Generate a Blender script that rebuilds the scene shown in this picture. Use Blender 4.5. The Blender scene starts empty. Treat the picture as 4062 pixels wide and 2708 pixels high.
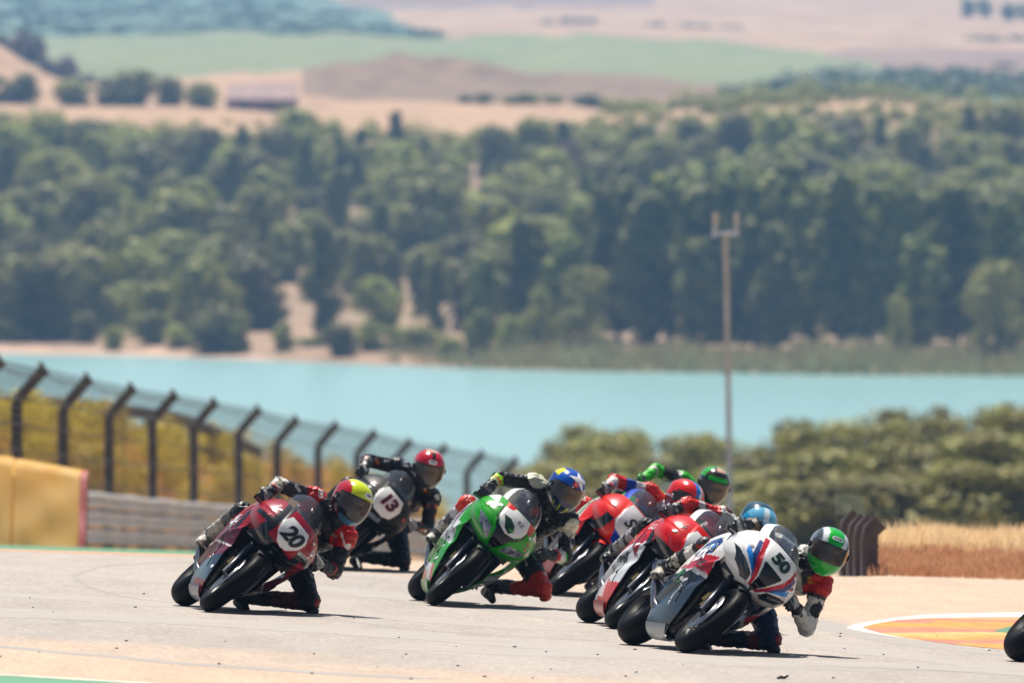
import bpy, bmesh, math, random
import numpy as np
from mathutils import Vector, Matrix, Euler
from mathutils.bvhtree import BVHTree

R = math.radians
scene = bpy.context.scene
col = scene.collection
rng = random.Random(7)
nrng = np.random.default_rng(7)

# ------------------------------------------------------------------ camera
CAM_Z = 35.0                      # the lake surface is z = 0
PITCH = 1454.0 / 45133.0          # looking slightly down
FPX = 45133.0                     # focal length in photograph pixels (400 mm)
cam_d = bpy.data.cameras.new('camera')
cam = bpy.data.objects.new('camera', cam_d)
col.objects.link(cam)
cam_d.sensor_width = 36.0
cam_d.lens = 400.0
cam_d.clip_start = 1.0
cam_d.clip_end = 20000.0
cam.location = (0, 0, CAM_Z)
cam.rotation_euler = (math.pi / 2 - PITCH, 0, 0)
cam_d.dof.use_dof = True
cam_d.dof.focus_distance = 79.0
cam_d.dof.aperture_fstop = 4.7
scene.camera = cam

# ------------------------------------------------------------------ world, sun, exposure
SUN = Vector((-0.08, 0.42, 0.90)).normalized()       # towards the sun: high, behind the riders, a little left
world = bpy.data.worlds.new('World')
scene.world = world
world.use_nodes = True
wn = world.node_tree
sky = wn.nodes.new('ShaderNodeTexSky')
sky.sky_type = 'NISHITA'
sky.sun_disc = False
sky.sun_elevation = math.asin(SUN.z)
sky.sun_rotation = math.atan2(SUN.x, SUN.y)
sky.air_density = 1.0
sky.dust_density = 1.5
wn.links.new(sky.outputs[0], wn.nodes['Background'].inputs[0])
wn.nodes['Background'].inputs[1].default_value = 0.055
sun_d = bpy.data.lights.new('sun', 'SUN')
sun = bpy.data.objects.new('sun', sun_d)
col.objects.link(sun)
sun_d.energy = 5.0
sun_d.angle = R(0.53)
sun_d.color = (1.0, 0.95, 0.87)
sun.rotation_euler = SUN.to_track_quat('Z', 'Y').to_euler()
scene.view_settings.view_transform = 'Standard'
scene.view_settings.look = 'None'
scene.view_settings.gamma = 1.0
scene.view_settings.use_curve_mapping = False
scene.view_settings.exposure = 0.62
scene.render.engine = 'CYCLES'
scene.cycles.use_denoising = True
scene.cycles.max_bounces = 8
scene.cycles.transparent_max_bounces = 16
scene.cycles.volume_bounces = 1

# ------------------------------------------------------------------ camera-frame helpers (X right, V up, D away)
cp, sp = math.cos(PITCH), math.sin(PITCH)
def W(X, V, D):
    """a point given in metres right of, above and away from the lens axis -> world"""
    return Vector((X, D * cp + V * sp, CAM_Z - D * sp + V * cp))
def P(px, py, D):
    return W((px - 2031) * D / FPX, -(py - 1354) * D / FPX, D)
def plane_V(X, D):
    return -2.1 - 0.04 * X + 0.0011 * D
def on_plane(px, py):
    """photograph pixel -> point on the track surface"""
    a, b = (px - 2031) / FPX, -(py - 1354) / FPX
    D = -2.1 / (b + 0.04 * a - 0.0011)
    return a * D, D
def smooth01(t):
    t = np.clip(t, 0, 1); return t * t * (3 - 2 * t)

# ------------------------------------------------------------------ colours and materials
def lin(c):
    return tuple((v / 12.92 if v <= 0.04045 else ((v + 0.055) / 1.055) ** 2.4) for v in c)
def H(s):
    return np.array(lin([int(s[i:i + 2], 16) / 255 for i in (0, 2, 4)]))

def mat(name, color=(.5, .5, .5), rough=.5, metal=0., coat=0., attr=None, spec=.5, trans=0.,
        noise=None, bump=None, alpha=1., objcol=0.):
    m = bpy.data.materials.new(name); m.use_nodes = True
    nt = m.node_tree; b = nt.nodes['Principled BSDF']
    b.inputs['Roughness'].default_value = rough
    b.inputs['Metallic'].default_value = metal
    b.inputs['Coat Weight'].default_value = coat
    b.inputs['Coat Roughness'].default_value = .06
    b.inputs['Specular IOR Level'].default_value = spec
    b.inputs['Transmission Weight'].default_value = trans
    b.inputs['Alpha'].default_value = alpha
    color = tuple(float(c) for c in color)[:3]
    b.inputs['Base Color'].default_value = (*color, 1)
    src = None
    if attr:
        a = nt.nodes.new('ShaderNodeAttribute'); a.attribute_name = attr
        hs = nt.nodes.new('ShaderNodeHueSaturation'); hs.inputs['Saturation'].default_value = 1.22; nt.links.new(a.outputs['Color'], hs.inputs['Color']); src = hs.outputs[0]
    if noise:                       # (scale, detail, low factor, high factor [, second colour])
        tc = nt.nodes.new('ShaderNodeTexCoord')
        n = nt.nodes.new('ShaderNodeTexNoise'); n.inputs['Scale'].default_value = noise[0]; n.inputs['Detail'].default_value = noise[1]
        nt.links.new(tc.outputs['Object'], n.inputs['Vector'])
        mr = nt.nodes.new('ShaderNodeMapRange'); mr.inputs[1].default_value = .3; mr.inputs[2].default_value = .7
        nt.links.new(n.outputs[0], mr.inputs[0])
        mix = nt.nodes.new('ShaderNodeMix'); mix.data_type = 'RGBA'
        nt.links.new(mr.outputs[0], mix.inputs[0])
        if src is not None:
            va = nt.nodes.new('ShaderNodeMix'); va.data_type = 'RGBA'; va.blend_type = 'MULTIPLY'; va.inputs[0].default_value = 1
            nt.links.new(src, va.inputs[6])
            mix.inputs[6].default_value = (noise[2],) * 3 + (1,); mix.inputs[7].default_value = (noise[3],) * 3 + (1,)
            nt.links.new(mix.outputs[2], va.inputs[7]); src = va.outputs[2]
        else:
            mix.inputs[6].default_value = (*[c * noise[2] for c in color], 1)
            c2 = noise[4] if len(noise) > 4 else [c * noise[3] for c in color]
            mix.inputs[7].default_value = (*[float(v) for v in c2], 1)
            src = mix.outputs[2]
    if objcol:                      # every copy of a thing a little different
        oi = nt.nodes.new('ShaderNodeObjectInfo')
        hv = nt.nodes.new('ShaderNodeHueSaturation')
        m1 = nt.nodes.new('ShaderNodeMapRange'); m1.inputs[3].default_value = 1 - objcol; m1.inputs[4].default_value = 1 + objcol
        m2 = nt.nodes.new('ShaderNodeMapRange'); m2.inputs[3].default_value = .5 - objcol * .05; m2.inputs[4].default_value = .5 + objcol * .04
        nt.links.new(oi.outputs['Random'], m1.inputs[0]); nt.links.new(m1.outputs[0], hv.inputs['Value'])
        nt.links.new(oi.outputs['Random'], m2.inputs[0]); nt.links.new(m2.outputs[0], hv.inputs['Hue'])
        if src is not None: nt.links.new(src, hv.inputs['Color'])
        else: hv.inputs['Color'].default_value = (*color, 1)
        src = hv.outputs[0]
    if src is not None: nt.links.new(src, b.inputs['Base Color'])
    if bump:                        # (scale, strength, distance)
        tc = nt.nodes.new('ShaderNodeTexCoord')
        n = nt.nodes.new('ShaderNodeTexNoise'); n.inputs['Scale'].default_value = bump[0]; n.inputs['Detail'].default_value = 4
        nt.links.new(tc.outputs['Object'], n.inputs['Vector'])
        bp = nt.nodes.new('ShaderNodeBump'); bp.inputs['Strength'].default_value = bump[1]; bp.inputs['Distance'].default_value = bump[2]
        nt.links.new(n.outputs[0], bp.inputs['Height']); nt.links.new(bp.outputs[0], b.inputs['Normal'])
    return m

def leaf_mat(name, c1, c2, objcol=.2, tr_=.22):
    m = mat(name, c1, rough=.6, noise=(1.3, 2, 1, 1, c2), objcol=objcol, spec=.25)
    nt = m.node_tree; b = nt.nodes['Principled BSDF']
    tr = nt.nodes.new('ShaderNodeBsdfTranslucent')
    src = b.inputs['Base Color'].links[0].from_socket
    nt.links.new(src, tr.inputs[0])
    mx = nt.nodes.new('ShaderNodeMixShader'); mx.inputs[0].default_value = tr_
    nt.links.new(b.outputs[0], mx.inputs[1]); nt.links.new(tr.outputs[0], mx.inputs[2])
    nt.links.new(mx.outputs[0], nt.nodes['Material Output'].inputs[0])
    return m

M = {}
M['paint'] = mat('lacquer_paint', attr='Col', rough=.3, coat=.22, spec=.35, noise=(9, 3, .78, .90))
M['matt_paint'] = mat('satin_paint', attr='Col', rough=.5, spec=.2, noise=(9, 3, .75, .9))
M['leather'] = mat('racing_leather', attr='Col', rough=.42, spec=.35, noise=(22, 3, .62, .92), bump=(26, .55, .02))
M['helmet'] = mat('helmet_shell', attr='Col', rough=.2, coat=.5, noise=(6, 2, .80, .90))
M['visor'] = mat('smoked_visor', (.060, .043, .028), rough=.2, coat=.25, spec=.5)
M['rubber'] = mat('tyre_rubber', (.0045, .0042, .004), rough=.45, noise=(14, 4, .8, 1.5), spec=.035, bump=(60, .15, .004))
M['dark'] = mat('black_plastic', (.012, .012, .014), rough=.45, noise=(20, 3, .7, 1.6))
M['carbon'] = mat('dark_grey_composite', (.02, .022, .027), rough=.3, coat=.4)
M['metal'] = mat('brushed_steel', (.32, .32, .33), rough=.3, metal=1, noise=(30, 3, .5, 1.2))
M['gold'] = mat('gold_anodised', (.5, .32, .10), rough=.3, metal=1)
M['blueano'] = mat('blue_anodised', (.010, .013, .026), rough=.35, metal=.5)
M['engine'] = mat('engine_cast_metal', (.045, .044, .045), rough=.5, metal=.6, noise=(25, 3, .4, 1.8), bump=(35, .6, .02))
M['screen'] = mat('tinted_windscreen', (.05, .055, .065), rough=.06, spec=.6, coat=.3, alpha=.5)
M['clearlens'] = mat('clear_headlight', (.16, .17, .21), rough=.12, coat=1., noise=(24, 2, .25, 1.6))
M['lens'] = mat('headlight_lens', (.02, .024, .03), rough=.12, coat=.7)
M['white'] = mat('white_decal', H('f2f2f2'), rough=.35)
M['black'] = mat('black_decal', (.008, .008, .009), rough=.4)
M['ggreen'] = mat('green_decal', H('2f9a55'), rough=.4)
M['reddec'] = mat('red_decal', H('b3202c'), rough=.4)
M['bluedec'] = mat('blue_decal', H('3f7fc4'), rough=.4)
M['glove'] = mat('glove_leather', attr='Col', rough=.45, noise=(40, 3, .45, .8), bump=(60, .5, .008))
M['silver'] = mat('silver_trim', H('c9c4b4'), rough=.25, metal=.5)

# ------------------------------------------------------------------ mesh builder
class MB:
    def __init__(s): s.v = []; s.f = []; s.n = 0
    def add(s, verts, faces):
        o = s.n
        s.v.extend([tuple(map(float, p)) for p in verts]); s.n += len(verts)
        s.f.extend([tuple(i + o for i in f) for f in faces])
    def grid(s, pts, cu=False, cv=False, flip=False):
        a = np.asarray(pts, float); nu, nv = a.shape[:2]
        fs = []
        for i in range(nu if cu else nu - 1):
            for j in range(nv if cv else nv - 1):
                q = (i * nv + j, ((i + 1) % nu) * nv + j, ((i + 1) % nu) * nv + (j + 1) % nv, i * nv + (j + 1) % nv)
                fs.append(q[::-1] if flip else q)
        s.add(a.reshape(-1, 3), fs)
    def box(s, c, size, rot=None):
        c = Vector(c); h = [d / 2 for d in size]
        vs = [Vector((x * h[0], y * h[1], z * h[2])) for x in (-1, 1) for y in (-1, 1) for z in (-1, 1)]
        if rot is not None: vs = [rot @ v for v in vs]
        s.add([v + c for v in vs], [(0, 1, 3, 2), (4, 6, 7, 5), (0, 4, 5, 1), (2, 3, 7, 6), (0, 2, 6, 4), (1, 5, 7, 3)])
    def tube(s, path, rad, n=10, caps=True):
        path = [Vector(p) for p in path]; k = len(path)
        if not hasattr(rad, '__len__'): rad = [rad] * k
        rings = []; ref = None
        for i, p in enumerate(path):
            d = (path[min(i + 1, k - 1)] - path[max(i - 1, 0)]).normalized()
            if ref is None or abs(ref.dot(d)) > .98:
                ref = Vector((0, 0, 1)) if abs(d.z) < .9 else Vector((1, 0, 0))
            a = (ref - d * ref.dot(d)).normalized(); b = d.cross(a); ref = a
            rings.append([p + (a * math.cos(t) + b * math.sin(t)) * rad[i] for t in np.linspace(0, 2 * math.pi, n, endpoint=False)])
        s.grid([[tuple(q) for q in r] for r in rings], cv=True)
        if caps:
            o = s.n - k * n
            s.f.append(tuple(o + j for j in range(n))[::-1]); s.f.append(tuple(o + (k - 1) * n + j for j in range(n)))
    def capsule(s, a, b, ra, rb, n=12):
        a, b = Vector(a), Vector(b); d = (b - a)
        L = d.length; d = d / L if L > 1e-6 else Vector((1, 0, 0))
        path = []; rad = []
        for t in (-.98, -.8, -.45): path.append(a + d * ra * t); rad.append(ra * math.sqrt(1 - t * t))
        path.append(a); rad.append(ra); path.append(a + (b - a) * .5); rad.append((ra + rb) / 2); path.append(b); rad.append(rb)
        for t in (.45, .8, .98): path.append(b + d * rb * t); rad.append(rb * math.sqrt(1 - t * t))
        s.tube(path, rad, n)
    def ellipsoid(s, c, r, rot=None, nu=14, nv=10):
        c = Vector(c); pts = []
        for i in range(nv + 1):
            e = -math.pi / 2 + math.pi * i / nv; ring = []
            for j in range(nu):
                a = 2 * math.pi * j / nu
                v = Vector((r[0] * math.cos(e) * math.cos(a), r[1] * math.cos(e) * math.sin(a), r[2] * math.sin(e)))
                if rot is not None: v = rot @ v
                ring.append(tuple(v + c))
            pts.append(ring)
        s.grid(pts, cv=True)
    def lathe_y(s, c, prof, n=48, a0=0, a1=2 * math.pi):
        """prof: (radius, y) ; revolved about an axle along y through c"""
        full = abs(a1 - a0 - 2 * math.pi) < 1e-6
        pts = [[(c[0] + r * math.cos(a), c[1] + y, c[2] + r * math.sin(a)) for r, y in prof]
               for a in np.linspace(a0, a1, n, endpoint=not full)]
        s.grid(pts, cu=full)
    def mesh(s, name):
        me = bpy.data.meshes.new(name); me.from_pydata(s.v, [], s.f); me.update(); return me
    def build(s, name, m, parent=None, smooth=True, colf=None):
        return obj(name, s.mesh(name), m, parent, smooth, colf)

def obj(name, me, m, parent=None, smooth=True, colf=None):
    o = bpy.data.objects.new(name, me); col.objects.link(o)
    if m is not None: me.materials.append(m)
    if parent is not None: o.parent = parent
    if smooth: me.polygons.foreach_set('use_smooth', [True] * len(me.polygons))
    if colf is not None: paint_faces(me, colf)
    return o

def paint_faces(me, colf):
    """livery and suit colours, one value per vertex of a fine mesh"""
    n = len(me.vertices)
    c = np.zeros(n * 3); me.vertices.foreach_get('co', c); c = c.reshape(-1, 3)
    rgb = np.asarray(colf(c), float)
    at = me.color_attributes.new('Col', 'FLOAT_COLOR', 'POINT')
    at.data.foreach_set('color', np.concatenate([rgb, np.ones((n, 1))], 1).ravel())

def empty(name, loc=(0, 0, 0), mw=None):
    o = bpy.data.objects.new(name, None); col.objects.link(o); o.empty_display_size = .2
    if mw is not None: o.matrix_world = mw
    else: o.location = loc
    return o
def tag(o, label=None, cat=None, group=None, kind=None):
    if label: o['label'] = label
    if cat: o['category'] = cat
    if group: o['group'] = group
    if kind: o['kind'] = kind
    return o
def remesh(mb, name, voxel, smooth_it=3):
    """union of closed shells -> one continuous skin"""
    me = mb.mesh(name); o = bpy.data.objects.new(name, me); col.objects.link(o)
    r = o.modifiers.new('r', 'REMESH'); r.mode = 'VOXEL'; r.voxel_size = voxel
    sm = o.modifiers.new('s', 'SMOOTH'); sm.iterations = smooth_it; sm.factor = .5
    dg = bpy.context.evaluated_depsgraph_get()
    out = bpy.data.meshes.new_from_object(o.evaluated_get(dg))
    bpy.data.objects.remove(o); bpy.data.meshes.remove(me); out.name = name
    return out
def inpoly(u, v, poly):
    ins = np.zeros(len(u), bool); n = len(poly)
    for i in range(n):
        x1, y1 = poly[i]; x2, y2 = poly[(i + 1) % n]
        c = ((y1 > v) != (y2 > v))
        with np.errstate(divide='ignore', invalid='ignore'):
            ins ^= c & (u < (x2 - x1) * (v - y1) / (y2 - y1 + 1e-12) + x1)
    return ins
def vnoise(x, y, seed=0):
    """smooth value noise, arrays in, 0..1 out"""
    xi, yi = np.floor(x).astype(int), np.floor(y).astype(int); fx, fy = x - xi, y - yi
    def h(a, b):
        n = (a * 374761393 + b * 668265263 + seed * 974711) & 0x7fffffff
        n = ((n ^ (n >> 13)) * 1274126177) & 0x7fffffff
        return (n ^ (n >> 16)) % 10007 / 10007.
    sx, sy = fx * fx * (3 - 2 * fx), fy * fy * (3 - 2 * fy)
    return (h(xi, yi) * (1 - sx) + h(xi + 1, yi) * sx) * (1 - sy) + (h(xi, yi + 1) * (1 - sx) + h(xi + 1, yi + 1) * sx) * sy

# ================================================================== THE SETTING
def ground_mat(name, c1, c2, scale=.3, c3=None, fine=14., bump=.0):
    m = bpy.data.materials.new(name); m.use_nodes = True
    nt = m.node_tree; b = nt.nodes['Principled BSDF']; b.inputs['Roughness'].default_value = .9
    b.inputs['Specular IOR Level'].default_value = .2
    tc = nt.nodes.new('ShaderNodeTexCoord')
    def noi(s, d=5):
        n = nt.nodes.new('ShaderNodeTexNoise'); n.inputs['Scale'].default_value = s; n.inputs['Detail'].default_value = d
        nt.links.new(tc.outputs['Object'], n.inputs['Vector'])
        r = nt.nodes.new('ShaderNodeMapRange'); r.inputs[1].default_value = .35; r.inputs[2].default_value = .65
        nt.links.new(n.outputs[0], r.inputs[0]); return r.outputs[0]
    def mixc(f, a, bb, blend='MIX'):
        x = nt.nodes.new('ShaderNodeMix'); x.data_type = 'RGBA'; x.blend_type = blend
        if isinstance(f, float): x.inputs[0].default_value = f
        else: nt.links.new(f, x.inputs[0])
        for i, c in ((6, a), (7, bb)):
            if hasattr(c, 'links'): nt.links.new(c, x.inputs[i])
            else: x.inputs[i].default_value = (*[float(t) for t in c], 1)
        return x.outputs[2]
    src = mixc(noi(scale), c1, c2)
    if c3 is not None: src = mixc(noi(scale * 3.3), src, c3)
    f = noi(fine, 3)
    src = mixc(.55, src, mixc(f, (.72, .72, .72), (1.12, 1.12, 1.12)), 'MULTIPLY')
    nt.links.new(src, b.inputs['Base Color'])
    if bump:
        bp = nt.nodes.new('ShaderNodeBump'); bp.inputs['Strength'].default_value = bump; bp.inputs['Distance'].default_value = .05
        nt.links.new(f, bp.inputs['Height']); nt.links.new(bp.outputs[0], b.inputs['Normal'])
    return m

PX = np.arange(-1600, 5701, 50.)
def crest_D(px): return 98.4 + .0011 * (px - 100)
def row_plane(px, D):
    X = (px - 2031) * D / FPX
    return 1354 - plane_V(X, D) * FPX / D
def arm_D(px): return 205 + np.clip(px - 340, -900, 2600) * .075
def bank_h(px, D):
    d0 = arm_D(px) + 7
    up = smooth01((D - d0) / 48.); dn = 1 - smooth01((D - d0 - 60) / 90.)
    f = 1 - smooth01((px - 1250) / 1000.)
    return 2.1 * up * dn * f
def right_bank(px, D):
    return .33 * smooth01((px - 3380) / 150) * smooth01((D - 103) / 9) * (1 - smooth01((D - 116) / 12))
def mid_V(px, D):
    Dc = crest_D(px); rc = row_plane(px, Dc)
    row = rc - 25 * np.clip((D - Dc) / 66., 0, 1)
    V = -(row - 1354) * D / FPX
    V = np.where(D <= Dc, plane_V((px - 2031) * D / FPX, D), V)
    return V + bank_h(px, D) + right_bank(px, D) - .012 * np.clip(D - 610, 0, 400)
def shore_row(px): return np.interp(px, [-1500, 0, 500, 1000, 1500, 2000, 2500, 3000, 3500, 4062, 5600], [1392, 1400, 1408, 1425, 1443, 1462, 1472, 1480, 1485, 1489, 1495])
def shore_D(px): return FPX * CAM_Z / (shore_row(px) + 100)
CP = np.array([-1600, 0, 500, 1000, 1500, 2000, 2500, 3000, 3500, 4062, 5700.])
ROWT = [(1130, [1252, 1252, 1252, 1256, 1256, 1258, 1258, 1258, 1258, 1258, 1258]),
        (1500, [515, 515, 515, 525, 540, 545, 515, 480, 470, 515, 515]),
        (1650, [385, 385, 380, 390, 415, 430, 430, 405, 400, 430, 430]),
        (1900, [345, 345, 340, 345, 350, 350, 350, 345, 345, 360, 360]),
        (2050, [310, 310, 300, 300, 310, 320, 325, 325, 310, 315, 315]),
        (2700, [145, 140, 140, 140, 140, 140, 145, 160, 190, 210, 210]),
        (3600, [15, 15, 20, 15, 20, 25, 20, 15, 15, 20, 20]),
        (4600, [-50] * 11), (5600, [-72] * 11), (7500, [-76] * 11)]
def far_row(px, D):
    px = np.asarray(px, float); D = np.asarray(D, float)
    ds = shore_D(px); rs = shore_row(px)
    Ds = [ds - 60, ds, ds + 22]; Rs = [rs + 140, rs, rs - 62]
    for d, r in ROWT: Ds.append(np.full_like(px, d)); Rs.append(np.interp(px, CP, r))
    out = np.array(Rs[-1], float)
    for i in range(len(Ds) - 1, 0, -1):
        t = (D - Ds[i - 1]) / (Ds[i] - Ds[i - 1])
        seg = Rs[i - 1] + (Rs[i] - Rs[i - 1]) * t
        out = np.where(D < Ds[i], seg, out)
    return out
def far_V(px, D):
    V = -(far_row(px, D) - 1354) * D / FPX
    X = (px - 2031) * D / FPX
    V = V + 10.5 * np.exp(-((px + 160) / 300) ** 2 - ((D - 1790) / 65) ** 2)
    V = V + 5.2 * np.exp(-(np.abs((px - 1640) / 380)) ** 2.6 - ((D - 1960) / 60) ** 2)
    V = V + 2.0 * np.exp(-((px - 2250) / 420) ** 2 - ((D - 1990) / 60) ** 2)
    amp = np.clip((D - 1030) / 500, .05, 1)
    V = V + amp * (2.0 * (vnoise(X / 22, D / 60, 3) - .5) + .7 * (vnoise(X / 8, D / 25, 4) - .5))
    V = V + 2.6 * np.exp(-((px - 1640) / 460) ** 4 - ((D - 1950) / 75) ** 2) * (vnoise(X / 5 + 30, D / 18, 8) - .5)
    return V
def ground_at(px, D):
    """world point of the terrain under a place given by its bearing and distance"""
    f = mid_V if D < 760 else far_V
    V = float(f(np.array([float(px)]), np.array([float(D)]))[0])
    return W((px - 2031) * D / FPX, V, D)

def sheet(name, pxs, Ds, fV, m, keep=None, lift=0., kind='structure', parent=None):
    gx, gd = np.meshgrid(pxs, Ds, indexing='ij')
    V = fV(gx, gd) + lift
    X = (gx - 2031) * gd / FPX
    vs = np.stack([X, gd * cp + V * sp, CAM_Z - gd * sp + V * cp], -1).reshape(-1, 3)
    ni, nj = gx.shape
    I, J = np.meshgrid(np.arange(ni - 1), np.arange(nj - 1), indexing='ij')
    a = (I * nj + J).ravel(); F = np.stack([a, a + nj, a + nj + 1, a + 1], 1)
    if keep is not None:
        cpx = (gx[:-1, :-1] + gx[1:, 1:]) / 2; cd = (gd[:-1, :-1] + gd[1:, 1:]) / 2
        F = F[keep(cpx, cd).ravel()]
    used = np.unique(F); rm = -np.ones(len(vs), int); rm[used] = np.arange(len(used))
    me = bpy.data.meshes.new(name); me.from_pydata(vs[used].tolist(), [], rm[F].tolist()); me.update()
    o = obj(name, me, m, parent, True)
    if kind: o['kind'] = kind
    return o

# --- the race track: pale dusty asphalt
def asphalt():
    m = bpy.data.materials.new('dusty_asphalt'); m.use_nodes = True
    nt = m.node_tree; b = nt.nodes['Principled BSDF']; b.inputs['Roughness'].default_value = .75
    b.inputs['Specular IOR Level'].default_value = .15
    geo = nt.nodes.new('ShaderNodeNewGeometry')
    sep = nt.nodes.new('ShaderNodeSeparateXYZ'); nt.links.new(geo.outputs['Position'], sep.inputs[0])
    def noi(s, lo, hi, sc=(1, 1, 1), d=4):
        mp = nt.nodes.new('ShaderNodeMapping'); mp.inputs['Scale'].default_value = sc
        nt.links.new(geo.outputs['Position'], mp.inputs[0])
        n = nt.nodes.new('ShaderNodeTexNoise'); n.inputs['Scale'].default_value = s; n.inputs['Detail'].default_value = d
        nt.links.new(mp.outputs[0], n.inputs['Vector'])
        r = nt.nodes.new('ShaderNodeMapRange'); r.inputs[1].default_value = .35; r.inputs[2].default_value = .65
        r.inputs[3].default_value = lo; r.inputs[4].default_value = hi
        nt.links.new(n.outputs[0], r.inputs[0]); return r.outputs[0]
    def math_(op, a, bb):
        x = nt.nodes.new('ShaderNodeMath'); x.operation = op; x.use_clamp = False
        for i, c in ((0, a), (1, bb)):
            if hasattr(c, 'links'): nt.links.new(c, x.inputs[i])
            else: x.inputs[i].default_value = c
        return x.outputs[0]
    def rng_(v, a, bb, lo=0., hi=1.):
        r = nt.nodes.new('ShaderNodeMapRange'); r.interpolation_type = 'SMOOTHSTEP'
        r.inputs[1].default_value = a; r.inputs[2].default_value = bb; r.inputs[3].default_value = lo; r.inputs[4].default_value = hi
        nt.links.new(v, r.inputs[0]); return r.outputs[0]
    def mixc(f, a, bb, blend='MIX'):
        x = nt.nodes.new('ShaderNodeMix'); x.data_type = 'RGBA'; x.blend_type = blend
        if isinstance(f, float): x.inputs[0].default_value = f
        else: nt.links.new(f, x.inputs[0])
        for i, c in ((6, a), (7, bb)):
            if hasattr(c, 'links'): nt.links.new(c, x.inputs[i])
            else: x.inputs[i].default_value = (*c, 1)
        return x.outputs[2]
    # dust blown to the outer edge of the corner (near side) and the infield (behind the kerb)
    near = rng_(math_('ADD', math_('ADD', sep.outputs[1], math_('MULTIPLY', sep.outputs[0], .9)), noi(.5, -1.2, 1.2)), 72.5, 65.5)
    infield = rng_(math_('ADD', math_('ADD', math_('MULTIPLY', sep.outputs[0], 3.2), sep.outputs[1]), noi(.4, -.8, .8)), 90.5, 96.)
    dust = math_('MAXIMUM', near, infield)
    base = mixc(noi(.35, 0, 1, (1, .25, 1)), (.305, .268, .238), (.345, .300, .263))
    base = mixc(dust, base, (.43, .322, .236))
    base = mixc(1., base, mixc(noi(26, 0, 1, (1, .3, 1), 2), (.86, .86, .86), (1.1, 1.1, 1.1)), 'MULTIPLY')
    base = mixc(1., base, mixc(noi(2.2, 0, 1, (1, .2, 1), 6), (.93, .93, .93), (1.05, 1.05, 1.05)), 'MULTIPLY')
    nt.links.new(base, b.inputs['Base Color'])
    return m
M['asphalt'] = asphalt()
track_D = np.concatenate([np.linspace(34, 96, 32), np.linspace(97, 108, 12)])
sheet('race_track', PX, track_D, mid_V, M['asphalt'], lift=.0)
M['verge_dry'] = ground_mat('dry_grass_soil', H('a4937c'), H('8a7864'), .5, H('9c8468'), 7)
M['verge_green'] = mat('green_painted_tarmac', H('3f7a55'), rough=.7, noise=(.8, 3, .85, 1.1))
M['verge_salmon'] = mat('faded_orange_paint', H('e0a07c'), rough=.7, noise=(.8, 3, .85, 1.1))
sheet('dry_slope', PX, np.concatenate([np.linspace(104, 140, 14), np.linspace(145, 420, 90), np.linspace(430, 780, 24)]), mid_V, M['verge_dry'], lift=-.02)
sheet('painted_verge', np.arange(-1500, 951, 50.), np.linspace(120.2, 163, 8), mid_V, M['verge_green'], lift=.006)
sheet('painted_edge_strip', np.arange(-1500, 951, 50.), np.linspace(108, 120.2, 5), mid_V, M['verge_salmon'], lift=.003)
sheet('far_run_off', np.arange(-1500, 3200, 50.), np.linspace(108, 122, 6), mid_V, M['asphalt'], keep=lambda a, d: a > 950, lift=.003)

def plane_poly(name, pts, m, lift, kind='structure'):
    """flat paint on the track from an outline on its surface"""
    vs = []
    for px, py in pts:
        X, D = on_plane(px, py); vs.append(W(X, plane_V(X, D) + lift, D))
    me = bpy.data.meshes.new(name); me.from_pydata([tuple(v) for v in vs], [], [tuple(range(len(vs)))]); me.update()
    if me.polygons[0].normal.z < 0: me.flip_normals()
    o = obj(name, me, m, None, False); o['kind'] = kind; return o
def plane_strip(name, pts, width, m, lift):
    """a painted or rubbered line along a polyline on the track; width in metres"""
    Q = [on_plane(*p) for p in pts]; Q2 = []
    for i in range(len(Q) - 1):                         # Catmull-Rom
        p0, p1, p2, p3 = [np.array(Q[max(0, min(len(Q) - 1, i + k))]) for k in (-1, 0, 1, 2)]
        for t in np.linspace(0, 1, 10, endpoint=(i == len(Q) - 2)):
            Q2.append(.5 * (2 * p1 + (p2 - p0) * t + (2 * p0 - 5 * p1 + 4 * p2 - p3) * t * t + (3 * p1 - p0 - 3 * p2 + p3) * t ** 3))
    L, Rr = [], []
    for i, q in enumerate(Q2):
        d = Q2[min(i + 1, len(Q2) - 1)] - Q2[max(i - 1, 0)]; d /= np.linalg.norm(d) + 1e-9
        n = np.array([-d[1], d[0]]) * width / 2 * (.85 + .3 * rng.random()) * (1. if width < .2 and m is M['kerb_white'] else .2 + .8 * d[0] ** 2)
        for S, arr in ((1, L), (-1, Rr)):
            X, D = q + n * S; arr.append(tuple(W(X, plane_V(X, D) + lift, D)))
    mb = MB(); mb.grid([L, Rr]); o = mb.build(name, m, None, False); o['kind'] = 'structure'; return o

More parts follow.
